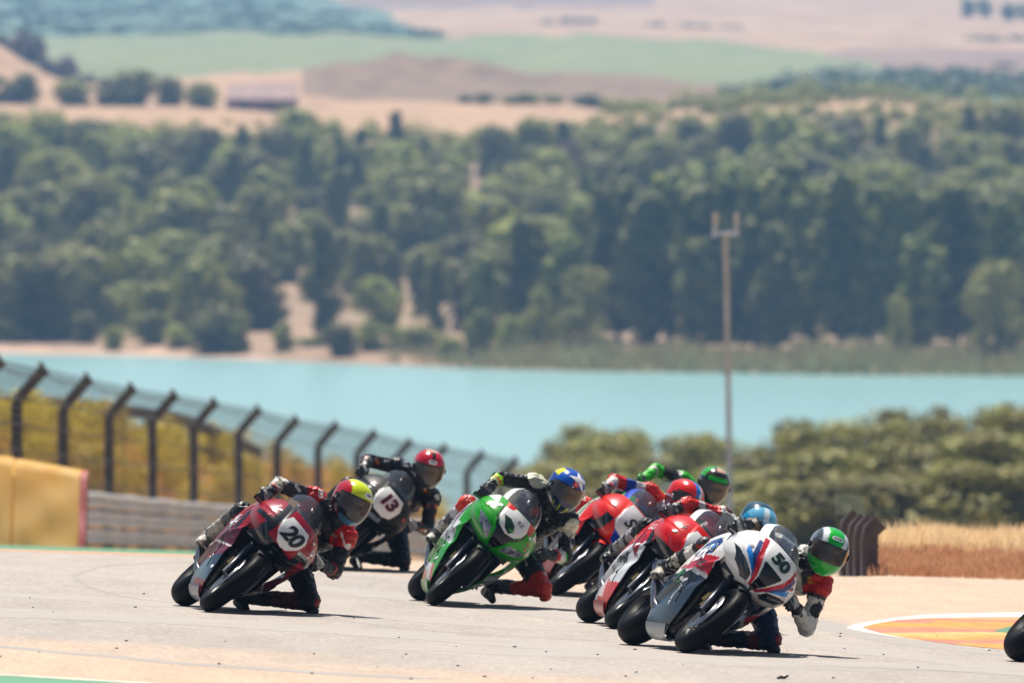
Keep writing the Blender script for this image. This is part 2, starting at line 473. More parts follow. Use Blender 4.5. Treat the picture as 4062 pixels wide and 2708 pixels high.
M['kerb_white'] = mat('white_kerb_paint', H('d9cfc0'), rough=.7, noise=(3, 4, .8, 1.05))
def kerb_paint():
    """sun-bleached orange paint crossed by worn salmon-red stripes"""
    m = bpy.data.materials.new('striped_kerb_paint'); m.use_nodes = True
    nt = m.node_tree; b = nt.nodes['Principled BSDF']; b.inputs['Roughness'].default_value = .75; b.inputs['Specular IOR Level'].default_value = .2
    g = nt.nodes.new('ShaderNodeNewGeometry'); sep = nt.nodes.new('ShaderNodeSeparateXYZ'); nt.links.new(g.outputs['Position'], sep.inputs[0])
    def noi(sc, det, st):
        mp = nt.nodes.new('ShaderNodeMapping'); mp.inputs['Scale'].default_value = st; nt.links.new(g.outputs['Position'], mp.inputs[0])
        n = nt.nodes.new('ShaderNodeTexNoise'); n.inputs['Scale'].default_value = sc; n.inputs['Detail'].default_value = det; nt.links.new(mp.outputs[0], n.inputs['Vector']); return n.outputs[0]
    def mth(op, a, c):
        x = nt.nodes.new('ShaderNodeMath'); x.operation = op
        for i, v in ((0, a), (1, c)):
            if hasattr(v, 'links'): nt.links.new(v, x.inputs[i])
            else: x.inputs[i].default_value = v
        return x.outputs[0]
    yy = mth('ADD', mth('SUBTRACT', sep.outputs[1], mth('MULTIPLY', sep.outputs[0], 1.45)), mth('MULTIPLY', mth('SUBTRACT', noi(1.1, 5, (1, .5, 1)), .5), 2.4))
    t = mth('DIVIDE', mth('SUBTRACT', yy, 74.7), 8.9)
    r = nt.nodes.new('ShaderNodeValToRGB'); nt.links.new(t, r.inputs[0])
    O, S, Q = H('c98642'), H('b5705a'), H('cf9c62')
    stops = [(0, O), (.10, O), (.14, S), (.22, S), (.27, O), (.46, Q), (.50, S), (.57, S), (.62, O), (.78, O), (.82, S), (.88, S), (.92, Q), (.97, S), (1., S)]
    el = r.color_ramp.elements
    while len(el) > 1: el.remove(el[-1])
    el[0].position = 0; el[0].color = (*[float(v) for v in stops[0][1]], 1)
    for pos, c in stops[1:]: e = el.new(pos); e.color = (*[float(v) for v in c], 1)
    x = nt.nodes.new('ShaderNodeMix'); x.data_type = 'RGBA'; x.blend_type = 'MULTIPLY'; x.inputs[0].default_value = 1
    mr = nt.nodes.new('ShaderNodeMapRange'); mr.inputs[1].default_value = .35; mr.inputs[2].default_value = .65; mr.inputs[3].default_value = .82; mr.inputs[4].default_value = 1.12
    nt.links.new(noi(7, 4, (1, .4, 1)), mr.inputs[0]); nt.links.new(r.outputs[0], x.inputs[6]); nt.links.new(mr.outputs[0], x.inputs[7])
    nt.links.new(x.outputs[2], b.inputs['Base Color']); return m
M['kerb_orange'] = kerb_paint()
M['kerb_green'] = mat('green_kerb_paint', H('3c6d48'), rough=.7, noise=(3, 4, .85, 1.1))
plane_poly('kerb', [(3356, 2487), (3390, 2475), (3470, 2461), (3560, 2448), (3650, 2438), (3850, 2431), (4062, 2428), (4700, 2426), (4700, 2640), (4062, 2579), (3900, 2566), (3740, 2550), (3560, 2526), (3450, 2508), (3390, 2497)], M['kerb_white'], .0012)
plane_poly('kerb_stripe', [(3420, 2486), (3470, 2473), (3560, 2458), (3690, 2450), (3850, 2447), (4062, 2446), (4700, 2445), (4700, 2643), (4017, 2577), (3850, 2562), (3720, 2547), (3580, 2527), (3500, 2512), (3445, 2497)], M['kerb_orange'], .0024)
plane_poly('kerb_stripe', [(3940, 2503), (4000, 2484), (4062, 2487), (4300, 2490), (4300, 2530), (4062, 2518)], M['kerb_green'], .0036)
M['mark'] = mat('rubber_mark', (.255, .224, .200), rough=.8, noise=(1.5, 4, .92, 1.1))
M['mark2'] = mat('faint_rubber_mark', (.275, .243, .217), rough=.8, noise=(1.5, 4, .95, 1.08))
M['mark3'] = mat('broad_rubbered_line', (.300, .264, .236), rough=.8, noise=(2.5, 5, .93, 1.07))
plane_poly('painted_run_off', [(-900, 2650), (0, 2677), (140, 2684), (330, 2695), (560, 2709), (900, 2735), (900, 3100), (-900, 3100)], M['verge_green'], .0012)
plane_strip('track_edge_line', [(-900, 2648), (0, 2676), (140, 2683), (330, 2694), (560, 2708), (900, 2734)], .16, M['kerb_white'], .0024)
for pts, w_, mm in [
    ([(760, 2398), (698, 2391), (543, 2373), (426, 2348), (349, 2325), (306, 2294), (302, 2280), (330, 2269), (368, 2257), (426, 2243), (620, 2231), (900, 2226)], .30, 'mark'),
    ([(-200, 2545), (12, 2563), (233, 2585), (465, 2604), (700, 2627), (1300, 2668), (1700, 2692)], .6, 'mark2'),
    ([(1100, 2436), (1300, 2452), (1657, 2496), (2133, 2526), (2401, 2540)], .25, 'mark'),
    ([(1690, 2402), (1560, 2381), (1480, 2355), (1462, 2330), (1480, 2312), (1530, 2295)], .30, 'mark'),
    ([(1640, 2412), (1500, 2385), (1420, 2360), (1404, 2338), (1420, 2316), (1480, 2296)], .30, 'mark2'),
    ([(1720, 2370), (1640, 2352), (1600, 2330), (1612, 2312), (1660, 2296)], .30, 'mark2'),
    ([(2180, 2395), (2120, 2375), (2085, 2350), (2090, 2330), (2120, 2316)], .30, 'mark2'),
    ([(3130, 2445), (3250, 2470), (3400, 2510), (3600, 2548), (3900, 2583), (4300, 2625)], 1.6, 'mark2'),
    ([(-200, 2420), (400, 2445), (1000, 2478), (1700, 2525), (2500, 2590), (3200, 2652)], 2.2, 'mark3'),
    ([(-200, 2350), (300, 2372), (900, 2412), (1600, 2452), (2300, 2500)], 1.6, 'mark3'),
    ([(700, 2300), (1200, 2330), (1900, 2400), (2500, 2475), (3100, 2540), (3600, 2600), (4200, 2665)], 2.4, 'mark3'),
    ([(1500, 2560), (2200, 2590), (2900, 2615), (3600, 2640), (4300, 2690)], 1.4, 'mark3'),
    ([(2950, 2640), (3400, 2645), (3800, 2660), (4200, 2690)], .4, 'mark2'),
]: plane_strip('tyre_mark', pts, w_, M[mm], .0006 + .0001 * (len(pts) % 5))

# loose rubber crumbs
mb = MB()
for i in range(64):
    px, py = rng.uniform(-50, 4100), rng.choice([rng.uniform(2480, 2705), rng.uniform(2540, 2690), rng.uniform(2330, 2460)])
    X, D = on_plane(px, py); c = W(X, plane_V(X, D) + .004, D); r_ = rng.uniform(.003, .010)
    mb.ellipsoid(c, (r_ * rng.uniform(.8, 1.7), r_, r_ * .6), None, 6, 4)
tag(mb.build('rubber_crumbs', M['dark'], None), 'dark crumbs of tyre rubber scattered over the pale asphalt', 'rubber crumbs', kind='stuff')
mb = MB(); X, D = on_plane(3105, 2693); c = W(X, plane_V(X, D) + .012, D)
mb.tube([c + Vector((-.035, 0, -.004)), c + Vector((-.012, .01, .004)), c + Vector((.012, -.01, .002)), c + Vector((.034, .0, .012))], [.007, .013, .011, .006], 7)
tag(mb.build('rubber_scrap', M['dark'], None), 'curled black scrap of tyre rubber lying alone on the asphalt', 'rubber scrap')

# --- lake
mlake = bpy.data.materials.new('turquoise_water'); mlake.use_nodes = True
nt = mlake.node_tree; b = nt.nodes['Principled BSDF']
b.inputs['Base Color'].default_value = (.225, .385, .372, 1); b.inputs['Roughness'].default_value = .25; b.inputs['IOR'].default_value = 1.33
n = nt.nodes.new('ShaderNodeTexNoise'); n.inputs['Scale'].default_value = .8; n.inputs['Detail'].default_value = 4
g = nt.nodes.new('ShaderNodeNewGeometry'); nt.links.new(g.outputs['Position'], n.inputs['Vector'])
bp = nt.nodes.new('ShaderNodeBump'); bp.inputs['Strength'].default_value = .5; bp.inputs['Distance'].default_value = .25
nt.links.new(n.outputs[0], bp.inputs['Height']); nt.links.new(bp.outputs[0], b.inputs['Normal'])
me = bpy.data.meshes.new('lake'); me.from_pydata([(-130, 640, 0), (130, 640, 0), (130, 1075, 0), (-130, 1075, 0)], [], [(0, 1, 2, 3)]); me.update()
tag(obj('lake', me, mlake, None, False), kind='structure')

# --- far side of the lake: shore, wooded hillside, fields
Dfar = np.concatenate([np.linspace(960, 1140, 40), np.linspace(1150, 1500, 36), np.linspace(1510, 2100, 60), np.linspace(2125, 3600, 50), np.linspace(3700, 7500, 20)])
PXF = np.arange(-1600, 5701, 40.)
def classify(a, d):
    r = far_row(a, d) + 26 * (vnoise(a / 130, d / 90, 9) - .5)
    k = np.full(a.shape, 0)                                      # hillside under the trees
    k[(d < shore_D(a) + 1 + 15 * vnoise(a / 70, d / 40, 2)) & (a < 950 + 250 * vnoise(d / 6, a / 300, 6))] = 1                    # sandy shore
    k[(d > 1505)] = 2                                            # stubble
    k[(d > 1660) & (a > 1180) & (a < 3050)] = 3                  # bare brown hill
    k[(d > 1660) & (a >= 3050)] = 4                              # scrub, right
    lo = np.interp(a, [-1600, 300, 1200, 2300, 3100, 3700, 5700], [300, 300, 295, 322, 332, 312, 300])
    hi = np.interp(a, [-1600, 0, 2000, 2900, 3200, 3700, 5700], [138, 138, 140, 162, 195, 305, 305])
    k[(d > 2015) & (r < lo) & (r > hi)] = 5                      # green field
    k[(d > 2050) & (r <= hi)] = 6                                # pale pink fields
    k[(d > 2050) & (r <= hi) & (a > 2900) & (r > 205)] = 7       # ploughed strip
    edge = np.interp(a, [-1600, 0, 900, 1450, 1700, 5700], [-400, -400, -60, 10, 150, 999])
    k[(d > 2050) & (r <= hi) & (r > edge) & (a < 1720)] = 4
    k[(d > 2600) & (r < 32) & (a > 1350) & (a < 2600)] = 7
    return k
M['hillside'] = ground_mat('hillside_soil', H('8a765c'), H('746a50'), .05, H('a07e68'), .4)
M['sand'] = ground_mat('sandy_shore', H('b99a80'), H('9f8270'), .1, None, .8)
M['stubble'] = ground_mat('stubble', H('a6866a'), H('92725a'), .03, H('ae8e6c'), .3)
M['brownhill'] = ground_mat('bare_brown_soil', H('80684f'), H('927658'), .06, H('685444'), .3)
M['scrub'] = ground_mat('grey_green_scrub', H('5d6f5c'), H('6d7d66'), .02, H('4f6458'), .2)
M['green'] = ground_mat('green_crop', H('737a52'), H('6c7552'), .015, H('7f805a'), .2)
M['pinkfield'] = ground_mat('pale_pink_field', H('a88a6c'), H('b4987a'), .012, H('957660'), .15)
M['plough'] = ground_mat('ploughed_soil', H('80685c'), H('8a7262'), .012, None, .15)
for k, nm, mm in [(0, 'wooded_hillside', 'hillside'), (1, 'lake_shore', 'sand'), (2, 'stubble_field', 'stubble'), (3, 'bare_hill', 'brownhill'),
                  (4, 'scrubland', 'scrub'), (5, 'green_field', 'green'), (6, 'pale_field', 'pinkfield'), (7, 'ploughed_field', 'plough')]:
    sheet(nm, PXF, Dfar, far_V, M[mm], keep=lambda a, d, k=k: classify(a, d) == k)

# ================================================================== VEGETATION
def leaf_cloud(seed, clumps, n_leaf, size, up=.25):
    """clumps: (centre, radii) ; leaf-sized quads over and through every clump"""
    r = np.random.default_rng(seed); V = []; F = []
    for c, rad in clumps:
        c = np.array(c); rad = np.array(rad)
        d = r.normal(size=(n_leaf, 3)); d /= np.linalg.norm(d, axis=1)[:, None]
        p = c + d * rad * (r.random((n_leaf, 1)) ** .35)
        nrm = d + r.normal(size=(n_leaf, 3)) * .30 + np.array([0, 0, up]); nrm /= np.linalg.norm(nrm, axis=1)[:, None]
        t = np.cross(nrm, r.normal(size=(n_leaf, 3))); t /= np.linalg.norm(t, axis=1)[:, None]
        bt = np.cross(nrm, t); s = size * (.6 + .8 * r.random((n_leaf, 1)))
        q = np.stack([p - t * s * .5, p + bt * s * .42, p + t * s * .5, p - bt * s * .42], 1)
        o = len(V) * 1
        base = sum(len(x) for x in V)
        V.append(q.reshape(-1, 3)); F.append((np.arange(n_leaf * 4).reshape(-1, 4) + base))
    me = bpy.data.meshes.new('crown'); V = np.concatenate(V); F = np.concatenate(F)
    me.from_pydata(V.tolist(), [], F.tolist()); me.update(); return me
def crown_clumps(seed, h, w, base, n, shape='round', big=1.):
    r = random.Random(seed); out = []
    for i in range(n):
        t = (i + r.random()) / n
        z = base + (h - base) * t
        if shape == 'round': prof = math.sqrt(max(.05, 1 - (1.9 * (t - .47)) ** 2))
        elif shape == 'tall': prof = (1 - t ** 2.2) * .8 + .22 if t > .25 else .55 + t * 1.7
        else: prof = (1 - t) ** .6
        a = r.random() * 6.283 + i * 2.4; rr = w / 2 * prof * r.uniform(.25, .72)
        cr = w * r.uniform(.21, .30) * (.65 + .5 * prof) * (1.18 if n < 12 else 1.)
        out.append(((rr * math.cos(a), rr * math.sin(a), min(z, h - cr * .6)), (cr, cr, cr * r.uniform(.75, 1.05))))
    return out
def trunk_mesh(seed, h, w, base, r0, clumps):
    r = random.Random(seed); mb = MB()
    top = h * .72; pts = [(r.uniform(-.04, .04) * h * t, r.uniform(-.04, .04) * h * t, -.3 + (top + .3) * t) for t in (0, .25, .5, .75, 1)]
    mb.tube(pts, [r0, r0 * .8, r0 * .6, r0 * .4, r0 * .18], 7)
    for c, rad in clumps[::3]:
        z = max(base * .7, c[2] - w * .25)
        mb.tube([(0, 0, z), (c[0] * .5, c[1] * .5, (z + c[2]) / 2 + .05), c], [r0 * .35, r0 * .22, r0 * .08], 5)
    return mb.mesh('trunk')
M['bark'] = mat('bark', (.10, .075, .055), rough=.9, noise=(3, 4, .6, 1.3))
M['pine'] = leaf_mat('pine_foliage', (.115, .130, .018), (.36, .335, .040), .45)
M['tallleaf'] = leaf_mat('shore_tree_foliage', (.075, .098, .018), (.29, .28, .04), .35)
M['oak'] = leaf_mat('olive_green_foliage', (.16, .165, .034), (.38, .335, .066), .3)
M['dead'] = leaf_mat('dead_reddish_foliage', (.17, .10, .075), (.2, .12, .08), .15)
M['broom'] = leaf_mat('yellow_broom_foliage', (.55, .46, .035), (.78, .52, .05), .3)
M['bluewood'] = leaf_mat('grey_green_foliage', (.10, .13, .075), (.13, .15, .085), .2)
def tree_proto(seed, h, w, base, n, nl, size, shape, r0, leafm):
    cl = crown_clumps(seed, h, w, base, n, shape)
    t = trunk_mesh(seed + 50, h, w, base, r0, cl); t.materials.append(M['bark'])
    c = leaf_cloud(seed + 90, cl, nl, size); c.materials.append(M[leafm])
    return t, c, h, w
def plant_tree(name, proto, loc, sc, label, cat, group, wide=1., rz=None):
    t, c, h, w = proto
    o = empty(name, loc); o.scale = (sc * wide, sc * wide, sc); o.rotation_euler.z = rng.random() * 6.28 if rz is None else rz
    for nm, me in (('trunk', t), ('crown', c)):
        k = bpy.data.objects.new(nm, me); col.objects.link(k); k.parent = o
    tag(o, label, cat, group); return o
PINES = [tree_proto(100 + i, 6.0, 5.4, .3, 10, 260, .46, 'round', .16, 'pine') for i in range(8)]
TALLS = [tree_proto(200 + i, 11.0, 5.2, 1.2, 22, 130, .52, 'tall', .2, 'tallleaf') for i in range(5)]
OAKS = [tree_proto(300 + i, 5.5, 3.4, .4, 20, 130, .2, 'round', .12, 'oak') for i in range(6)]
DEADT = tree_proto(401, 5.5, 4.6, .7, 14, 60, .42, 'round', .15, 'dead')
BROOM = [tree_proto(500 + i, 1.3, 1.5, .05, 12, 90, .07, 'round', .02, 'broom') for i in range(4)]

# --- pines over the hillside across the lake: spread by distance and bearing on the slope
placed = []
def free(px, row, s, f=1.0):
    for a, b_, c in placed:
        d = (c + s) * .5
        if ((px - a) / (2.75 * d * f)) ** 2 + ((row - b_) / (1.45 * d * f)) ** 2 < 1: return False
    return True
def bare(px, row):
    """clearings of bare soil on the slope"""
    return (((px - 1230) / 230) ** 2 + ((row - 1225) / 95) ** 2 < 1 or ((px - 1450) / 150) ** 2 + ((row - 1275) / 40) ** 2 < 1 or
            ((px - 150) / 70) ** 2 + ((row - 1285) / 60) ** 2 < 1 or ((px - 1880) / 100) ** 2 + ((row - 790) / 50) ** 2 < 1 or ((px - 2250) / 130) ** 2 + ((row - 735) / 42) ** 2 < 1 or
            ((px - 1830) / 90) ** 2 + ((row - 1255) / 40) ** 2 < 1 or ((px - 810) / 80) ** 2 + ((row - 1230) / 90) ** 2 < 1)
cand = []
for tries in range(16000):
    px = rng.uniform(-150, 4210); D = rng.uniform(1070, 1500 + 150 * min(1, max(0, (px - 2200) / 500)))
    row = float(far_row(np.array([px]), np.array([D]))[0])
    if px > 2250 and D < 1120: continue
    sc = (1.22 - .36 * min(1, (D - 1070) / 410)) * rng.uniform(.68, 1.35); s = FPX / D * sc
    if not free(px, row, s, 1.17) or bare(px, row): continue
    placed.append((px, row, s)); cand.append((D, px, sc))
cand.sort()
rest = []
SHAPE = {0: ('round-crowned olive-green', 1.12), 1: ('low spreading olive-green', 1.4), 2: ('upright narrow olive-green', .85)}
for i, (D, px, sc) in enumerate(cand):
    if i >= 296: rest.append((px, D, sc)); continue
    k = rng.choice([0, 0, 0, 1, 2]); g = ground_at(px, D); near_sand = D < float(shore_D(np.array([px]))[0]) + 55
    where = 'at the foot of the wood above the far shore' if near_sand else ('on the upper edge of the wood against the stubble field' if D > 1415 else 'within the hillside wood across the lake')
    plant_tree('pine_tree', rng.choice(TALLS if k == 2 else PINES), g, sc * (.85 if k == 1 else (.66 if k == 2 else 1)), SHAPE[k][0] + ' pine ' + where, 'tree', 'pines ' + where, SHAPE[k][1])
sp_ = []
for i in range(520):
    px = rng.uniform(-200, 4260); D = rng.uniform(1068, 1540)
    row = float(far_row(np.array([px]), np.array([D]))[0])
    if bare(px, row): continue
    sp_.append((px, D, rng.uniform(.5, 1.2)))
UNDER = sp_
for px, w_, hgt in [(-30, 150, 90), (60, 90, 60), (250, 170, 85), (350, 140, 95), (450, 120, 70), (600, 200, 90), (700, 140, 80), (860, 190, 125), (950, 150, 105), (1120, 130, 70), (1230, 170, 60), (1330, 150, 75), (1450, 190, 70), (1560, 150, 90), (1680, 200, 110), (1790, 170, 95), (1900, 160, 120), (2010, 180, 130)]:
    D = float(shore_D(np.array([px]))[0]) + rng.uniform(6, 22); s = FPX / D; hgt *= rng.uniform(.5, 1.7); w_ *= rng.uniform(.7, 1.2)
    plant_tree('shore_bush', rng.choice(PINES), ground_at(px, D), hgt / s / 6., 'dark spreading bush beside the water on the far shore', 'bush', 'bushes beside the water', (w_ / 5.6) / (hgt / 6.))
plant_tree('dead_tree', DEADT, ground_at(2265, 1395), .95, 'reddish brown withered tree among the green hillside pines', 'tree', None)
# --- tall dark trees on the right of the far shore
for px, top, dD in [(1920, 1010, 10), (2080, 870, 25), (2240, 930, 12), (2330, 800, 45), (2450, 720, 35), (2560, 780, 18), (2660, 690, 40), (2790, 740, 22), (2890, 660, 45),
                    (3000, 720, 25), (3110, 640, 48), (3230, 720, 30), (3330, 690, 20), (3450, 740, 42), (3570, 720, 22), (3690, 760, 40), (3790, 730, 24), (3880, 790, 40), (3990, 800, 16), (4090, 760, 34), (4190, 780, 20), (3080, 900, 15), (2760, 950, 14), (3640, 940, 13)]:
    D = float(shore_D(np.array([px]))[0]) + 22 + dD; g = ground_at(px, D); s = FPX / D
    base_row = 1354 - (((g.z - CAM_Z) * cp + g.y * sp)) * s
    hgt = (base_row - top) / s
    plant_tree('tall_tree', rng.choice(TALLS), g, hgt / 11., 'tall dark tree in the dense stand behind the reeds', 'tree', 'tall trees behind the reeds', rng.uniform(.95, 1.25))
for px, top, w_ in [(2310, 1060, 1.25), (3960, 1040, 1.15), (2130, 1150, 1.1), (3560, 1180, .8)]:
    D = float(shore_D(np.array([px]))[0]) + 20; g = ground_at(px, D); s = FPX / D
    base_row = 1354 - (((g.z - CAM_Z) * cp + g.y * sp)) * s
    plant_tree('leafy_tree', rng.choice(OAKS), g, (base_row - top) / s / 5.5, 'lighter green leafy tree standing in front of the tall dark trees', 'tree', 'lighter trees at the reeds', w_)
# --- round bushes in the field by the stone barn
for px, w_, hgt in [(-40, 190, 110), (90, 150, 120), (290, 160, 105), (440, 150, 110), (560, 210, 135), (665, 140, 110), (800, 130, 100)]:
    D = 1600.; s = FPX / D
    plant_tree('round_bush', rng.choice(PINES), ground_at(px, D), hgt / s / 6., 'dark round bush in the row leading to the stone barn', 'bush', 'bushes in a row by the barn', (w_ / 5.2) / (hgt / 6.))
for px, hgt in [(1850, 34), (1930, 42), (2030, 34), (2090, 46), (2190, 38), (2330, 52), (2390, 44), (2460, 40), (2560, 46), (2680, 34), (2800, 38), (2900, 34)]:
    D = 1655.; s = FPX / D
    plant_tree('hedge_bush', rng.choice(PINES), ground_at(px, D), hgt / s / 6., 'small dark bush in the line below the bare brown hill', 'bush', 'bushes below the brown hill', 2.6)
for px in (3835, 3905, 3990, 4060):
    D = 3350. + rng.uniform(-60, 60); s = FPX / D
    plant_tree('distant_tree', rng.choice(PINES), ground_at(px, D), rng.uniform(45, 80) / s / 6., 'hazy blue tree on the far ridge above the pale fields', 'tree', 'trees on the far ridge', 1.1)
# far woods and scrub that read as one mass
def blob_field(name, label, cat, spots, m, size, nl, zf=1.):
    cl = []
    for px, D, r_ in spots:
        g = ground_at(px, D); cl.append((tuple(g + Vector((0, 0, r_ * .4 * zf))), (r_ * (1.5 if zf < 1 else 1), r_, r_ * .8 * zf)))
    o = obj(name, leaf_cloud(len(spots), cl, nl, size), M[m], None, False); tag(o, label, cat, kind='stuff')
if rest: blob_field('pine_thicket', 'farthest pines of the hillside wood merging together', 'wood', [(a, d_, c * 2.6) for a, d_, c in rest], 'pine', .5, 260)
blob_field('undergrowth', 'low green undergrowth between the hillside pines', 'undergrowth', UNDER, 'pine', .5, 26)
sp_ = []
for i in range(240):
    px = rng.uniform(2850, 4250); D = rng.uniform(1660, 2060)
    if px < 3100 + rng.uniform(-120, 120) and D > 1760: continue
    sp_.append((px, D, rng.uniform(1.5, 2.6)))
blob_field('distant_wood', 'grey-green wood in the haze behind the hillside pines', 'wood', sp_, 'bluewood', 1.0, 40)
sp_ = []
for i in range(330):
    px = rng.uniform(-200, 1750); D = rng.uniform(2720, 3900)
    if px > 900 + (3900 - D) * .75: continue
    sp_.append((px, D, rng.uniform(1.5, 3.2)))
for px, D in [(2180, 3050), (2260, 3060), (2330, 3040), (2600, 3050), (2730, 3020), (2800, 3000), (2900, 3010), (3880, 2900), (3960, 2890), (4040, 2900), (3790, 2300), (3990, 2320), (1590, 2900), (1650, 2880)]:
    sp_.append((px, D, 2.6))
blob_field('distant_scrub', 'hazy blue-green scrub on the far slopes', 'scrub', sp_, 'bluewood', 1.2, 34, .45)

# --- olive-green trees at mid distance on the right, in front of the lake
def topline(px): return np.interp(px, [1700, 1900, 2080, 2180, 2300, 2400, 2530, 2600, 2680, 2800, 2900, 3020, 3100, 3250, 3400, 3550, 3700, 3850, 4000, 4300],
                                  [2010, 1900, 1830, 1760, 1695, 1690, 1730, 1800, 1745, 1705, 1740, 1750, 1690, 1665, 1655, 1625, 1640, 1610, 1600, 1590])
LAB_O = ['olive-green tree in the grove between the track and the lake', 'small bushy olive-green tree in front of the lakeside grove']
for D, step, jit, drop in [(505, 115, 35, 0), (455, 120, 45, 45), (400, 130, 50, 130), (345, 145, 60, 230)]:
    px = 2080 if D > 420 else 1980
    while px < 4900:
        x = px + rng.uniform(-jit, jit); g = ground_at(x, D); s = FPX / D
        top = float(topline(x)) - 25 + drop + rng.uniform(0, 60)
        base_row = 1354 - (((g.z - CAM_Z) * cp + g.y * sp)) * s
        hgt = (base_row - top) / s
        if hgt > .9:
            sc = hgt / 5.5; wd = rng.uniform(3.1, 4.5) / (3.4 * sc)
            plant_tree('leafy_tree' if drop < 100 else 'bushy_tree', rng.choice(OAKS), g, sc, LAB_O[0 if drop < 100 else 1], 'tree', 'grove beside the lake' if drop < 100 else 'bushy trees before the grove', wd)
        px += step * rng.uniform(.8, 1.2)
# --- yellow broom on the bank behind the catch fence
for i in range(120):
    px = rng.uniform(-120, 1750) if i > 30 else rng.uniform(-120, 950); D = float(arm_D(np.array([px]))[0]) + rng.uniform(22, 72)
    plant_tree('broom_shrub', rng.choice(BROOM), ground_at(px, D), rng.uniform(.55, 1.05) * (1. if px < 1000 else .75), 'yellow-green broom shrub on the bank behind the catch fence', 'shrub', 'broom on the bank')

# --- grasses and reeds
def blades(name, label, spots, h0, h1, w, c, seed):
    r = np.random.default_rng(seed); S = np.array(spots, float); px, D = S[:, 0], S[:, 1]; n = len(S)
    V = mid_V(px, D) if D.mean() < 760 else far_V(px, D); X = (px - 2031) * D / FPX
    g = np.stack([X, D * cp + V * sp, CAM_Z - D * sp + V * cp], 1)
    hh = r.uniform(h0, h1, n) * (.55 + .9 * vnoise(X / (h1 * 1.6) + 40, D / (h1 * 6), seed)); a = r.random(n) * 3.1416
    d = np.stack([np.cos(a), np.sin(a), np.zeros(n)], 1) * (w * r.uniform(.5, 1, n))[:, None]
    lean = np.concatenate([r.uniform(-.5, .5, (n, 2)), np.zeros((n, 1))], 1) * hh[:, None]; up = np.array([0, 0, 1.]) * hh[:, None]; dn = np.array([0, 0, .05])
    q = np.stack([g - d - dn, g + d - dn, g + lean * .4 + d * .7 + up * .6, g + lean * .4 - d * .7 + up * .6, g + lean + up], 1).reshape(-1, 3)
    o = np.arange(n) * 5; F = [(int(i), int(i) + 1, int(i) + 2, int(i) + 3) for i in o] + [(int(i) + 3, int(i) + 2, int(i) + 4) for i in o]
    me = bpy.data.meshes.new(name); me.from_pydata(q.tolist(), [], F); me.update()
    return tag(obj(name, me, c, None, False), label, 'grass', kind='stuff')
M['straw'] = leaf_mat('dry_straw', H('f6e0b4'), H('ecc796'), 0, .5)
M['russet'] = leaf_mat('russet_dry_grass', H('cfa27e'), H('b88460'), 0, .5)
M['reed'] = leaf_mat('reeds', H('8f9166'), H('a0996e'), 0, .3)
r2 = random.Random(3)
blades('dry_grass', 'tall straw-coloured dry grass on the bank at the infield edge', [(r2.uniform(3440, 5500), r2.uniform(108.5, 122)) for i in range(44000)], .07, .24, .0045, M['straw'], 1)
blades('russet_grass', 'russet dry weeds low on the bank at the infield edge', [(r2.uniform(3440, 5500), r2.uniform(104.2, 109.5)) for i in range(44000)], .03, .13, .0045, M['russet'], 2)
sp_ = []
for i in range(15000):
    px = r2.uniform(-200, 2300); sp_.append((px, float(arm_D(np.array([px]))[0]) + r2.uniform(5, 90)))
blades('bank_grass', 'ochre dry grass covering the bank behind the catch fence', sp_, .2, .6, .035, mat_ if False else leaf_mat('ochre_dry_grass', H('e8b46c'), H('d89a54'), 0, .5), 3)
sp_ = []
for i in range(5200):
    px = r2.uniform(1500, 4300)
    if px < 2100 and r2.random() > (px - 1500) / 600: continue
    sp_.append((px, float(shore_D(np.array([px]))[0]) + r2.uniform(-3, 24)))
blades('reed_bed', 'grey-olive reeds along the far shore of the lake', sp_, .8, 1.9, .16, M['reed'], 4)

# ================================================================== ROCKS, BARN, MAST
M['rock'] = mat('dark_rock', (.12, .095, .09), rough=.95, noise=(.4, 5, .5, 1.8), bump=(.8, .8, .5))
M['palerock'] = mat('pale_rock', (.33, .29, .27), rough=.95, noise=(.4, 5, .6, 1.4), bump=(.8, .8, .5))
def rock(name, px, D, w, h, label, m, seed):
    g = ground_at(px, D); r = np.random.default_rng(seed); mb = MB()
    for k in range(6):
        c = Vector((r.uniform(-.36, .36) * w, r.uniform(-2, 2), h * r.uniform(.05, .35)))
        mb.ellipsoid(c, (w * r.uniform(.14, .26), w * .2, h * r.uniform(.35, .62)), Euler((r.uniform(-.4, .4), r.uniform(-.5, .5), r.uniform(0, 3))).to_matrix(), 9, 6)
    me = mb.mesh(name); co = np.zeros(len(me.vertices) * 3); me.vertices.foreach_get('co', co)
    co += r.normal(size=co.shape) * h * .035; me.vertices.foreach_set('co', co)
    o = obj(name, me, m, None, False); o.location = g; tag(o, label, 'rock')
rock('rock_outcrop', 70, 1790, 9, 5.4, 'broad dark rock outcrop crowning the dry mound', M['rock'], 1)
rock('rock_outcrop', 215, 1785, 7.5, 4.2, 'dark rock outcrop halfway down the crest of the dry mound', M['rock'], 2)
rock('rock_outcrop', 335, 1770, 3.4, 2.2, 'small dark boulder at the foot of the dry mound crest', M['rock'], 3)
rock('rock_outcrop', 60, 1700, 5, 2.2, 'low brown rock on the slope of the dry mound above the bushes', M['rock'], 4)
rock('rock_outcrop', 2250, 1375, 7.5, 1.9, 'pale grey rock outcrop showing between the hillside pines', M['palerock'], 5)
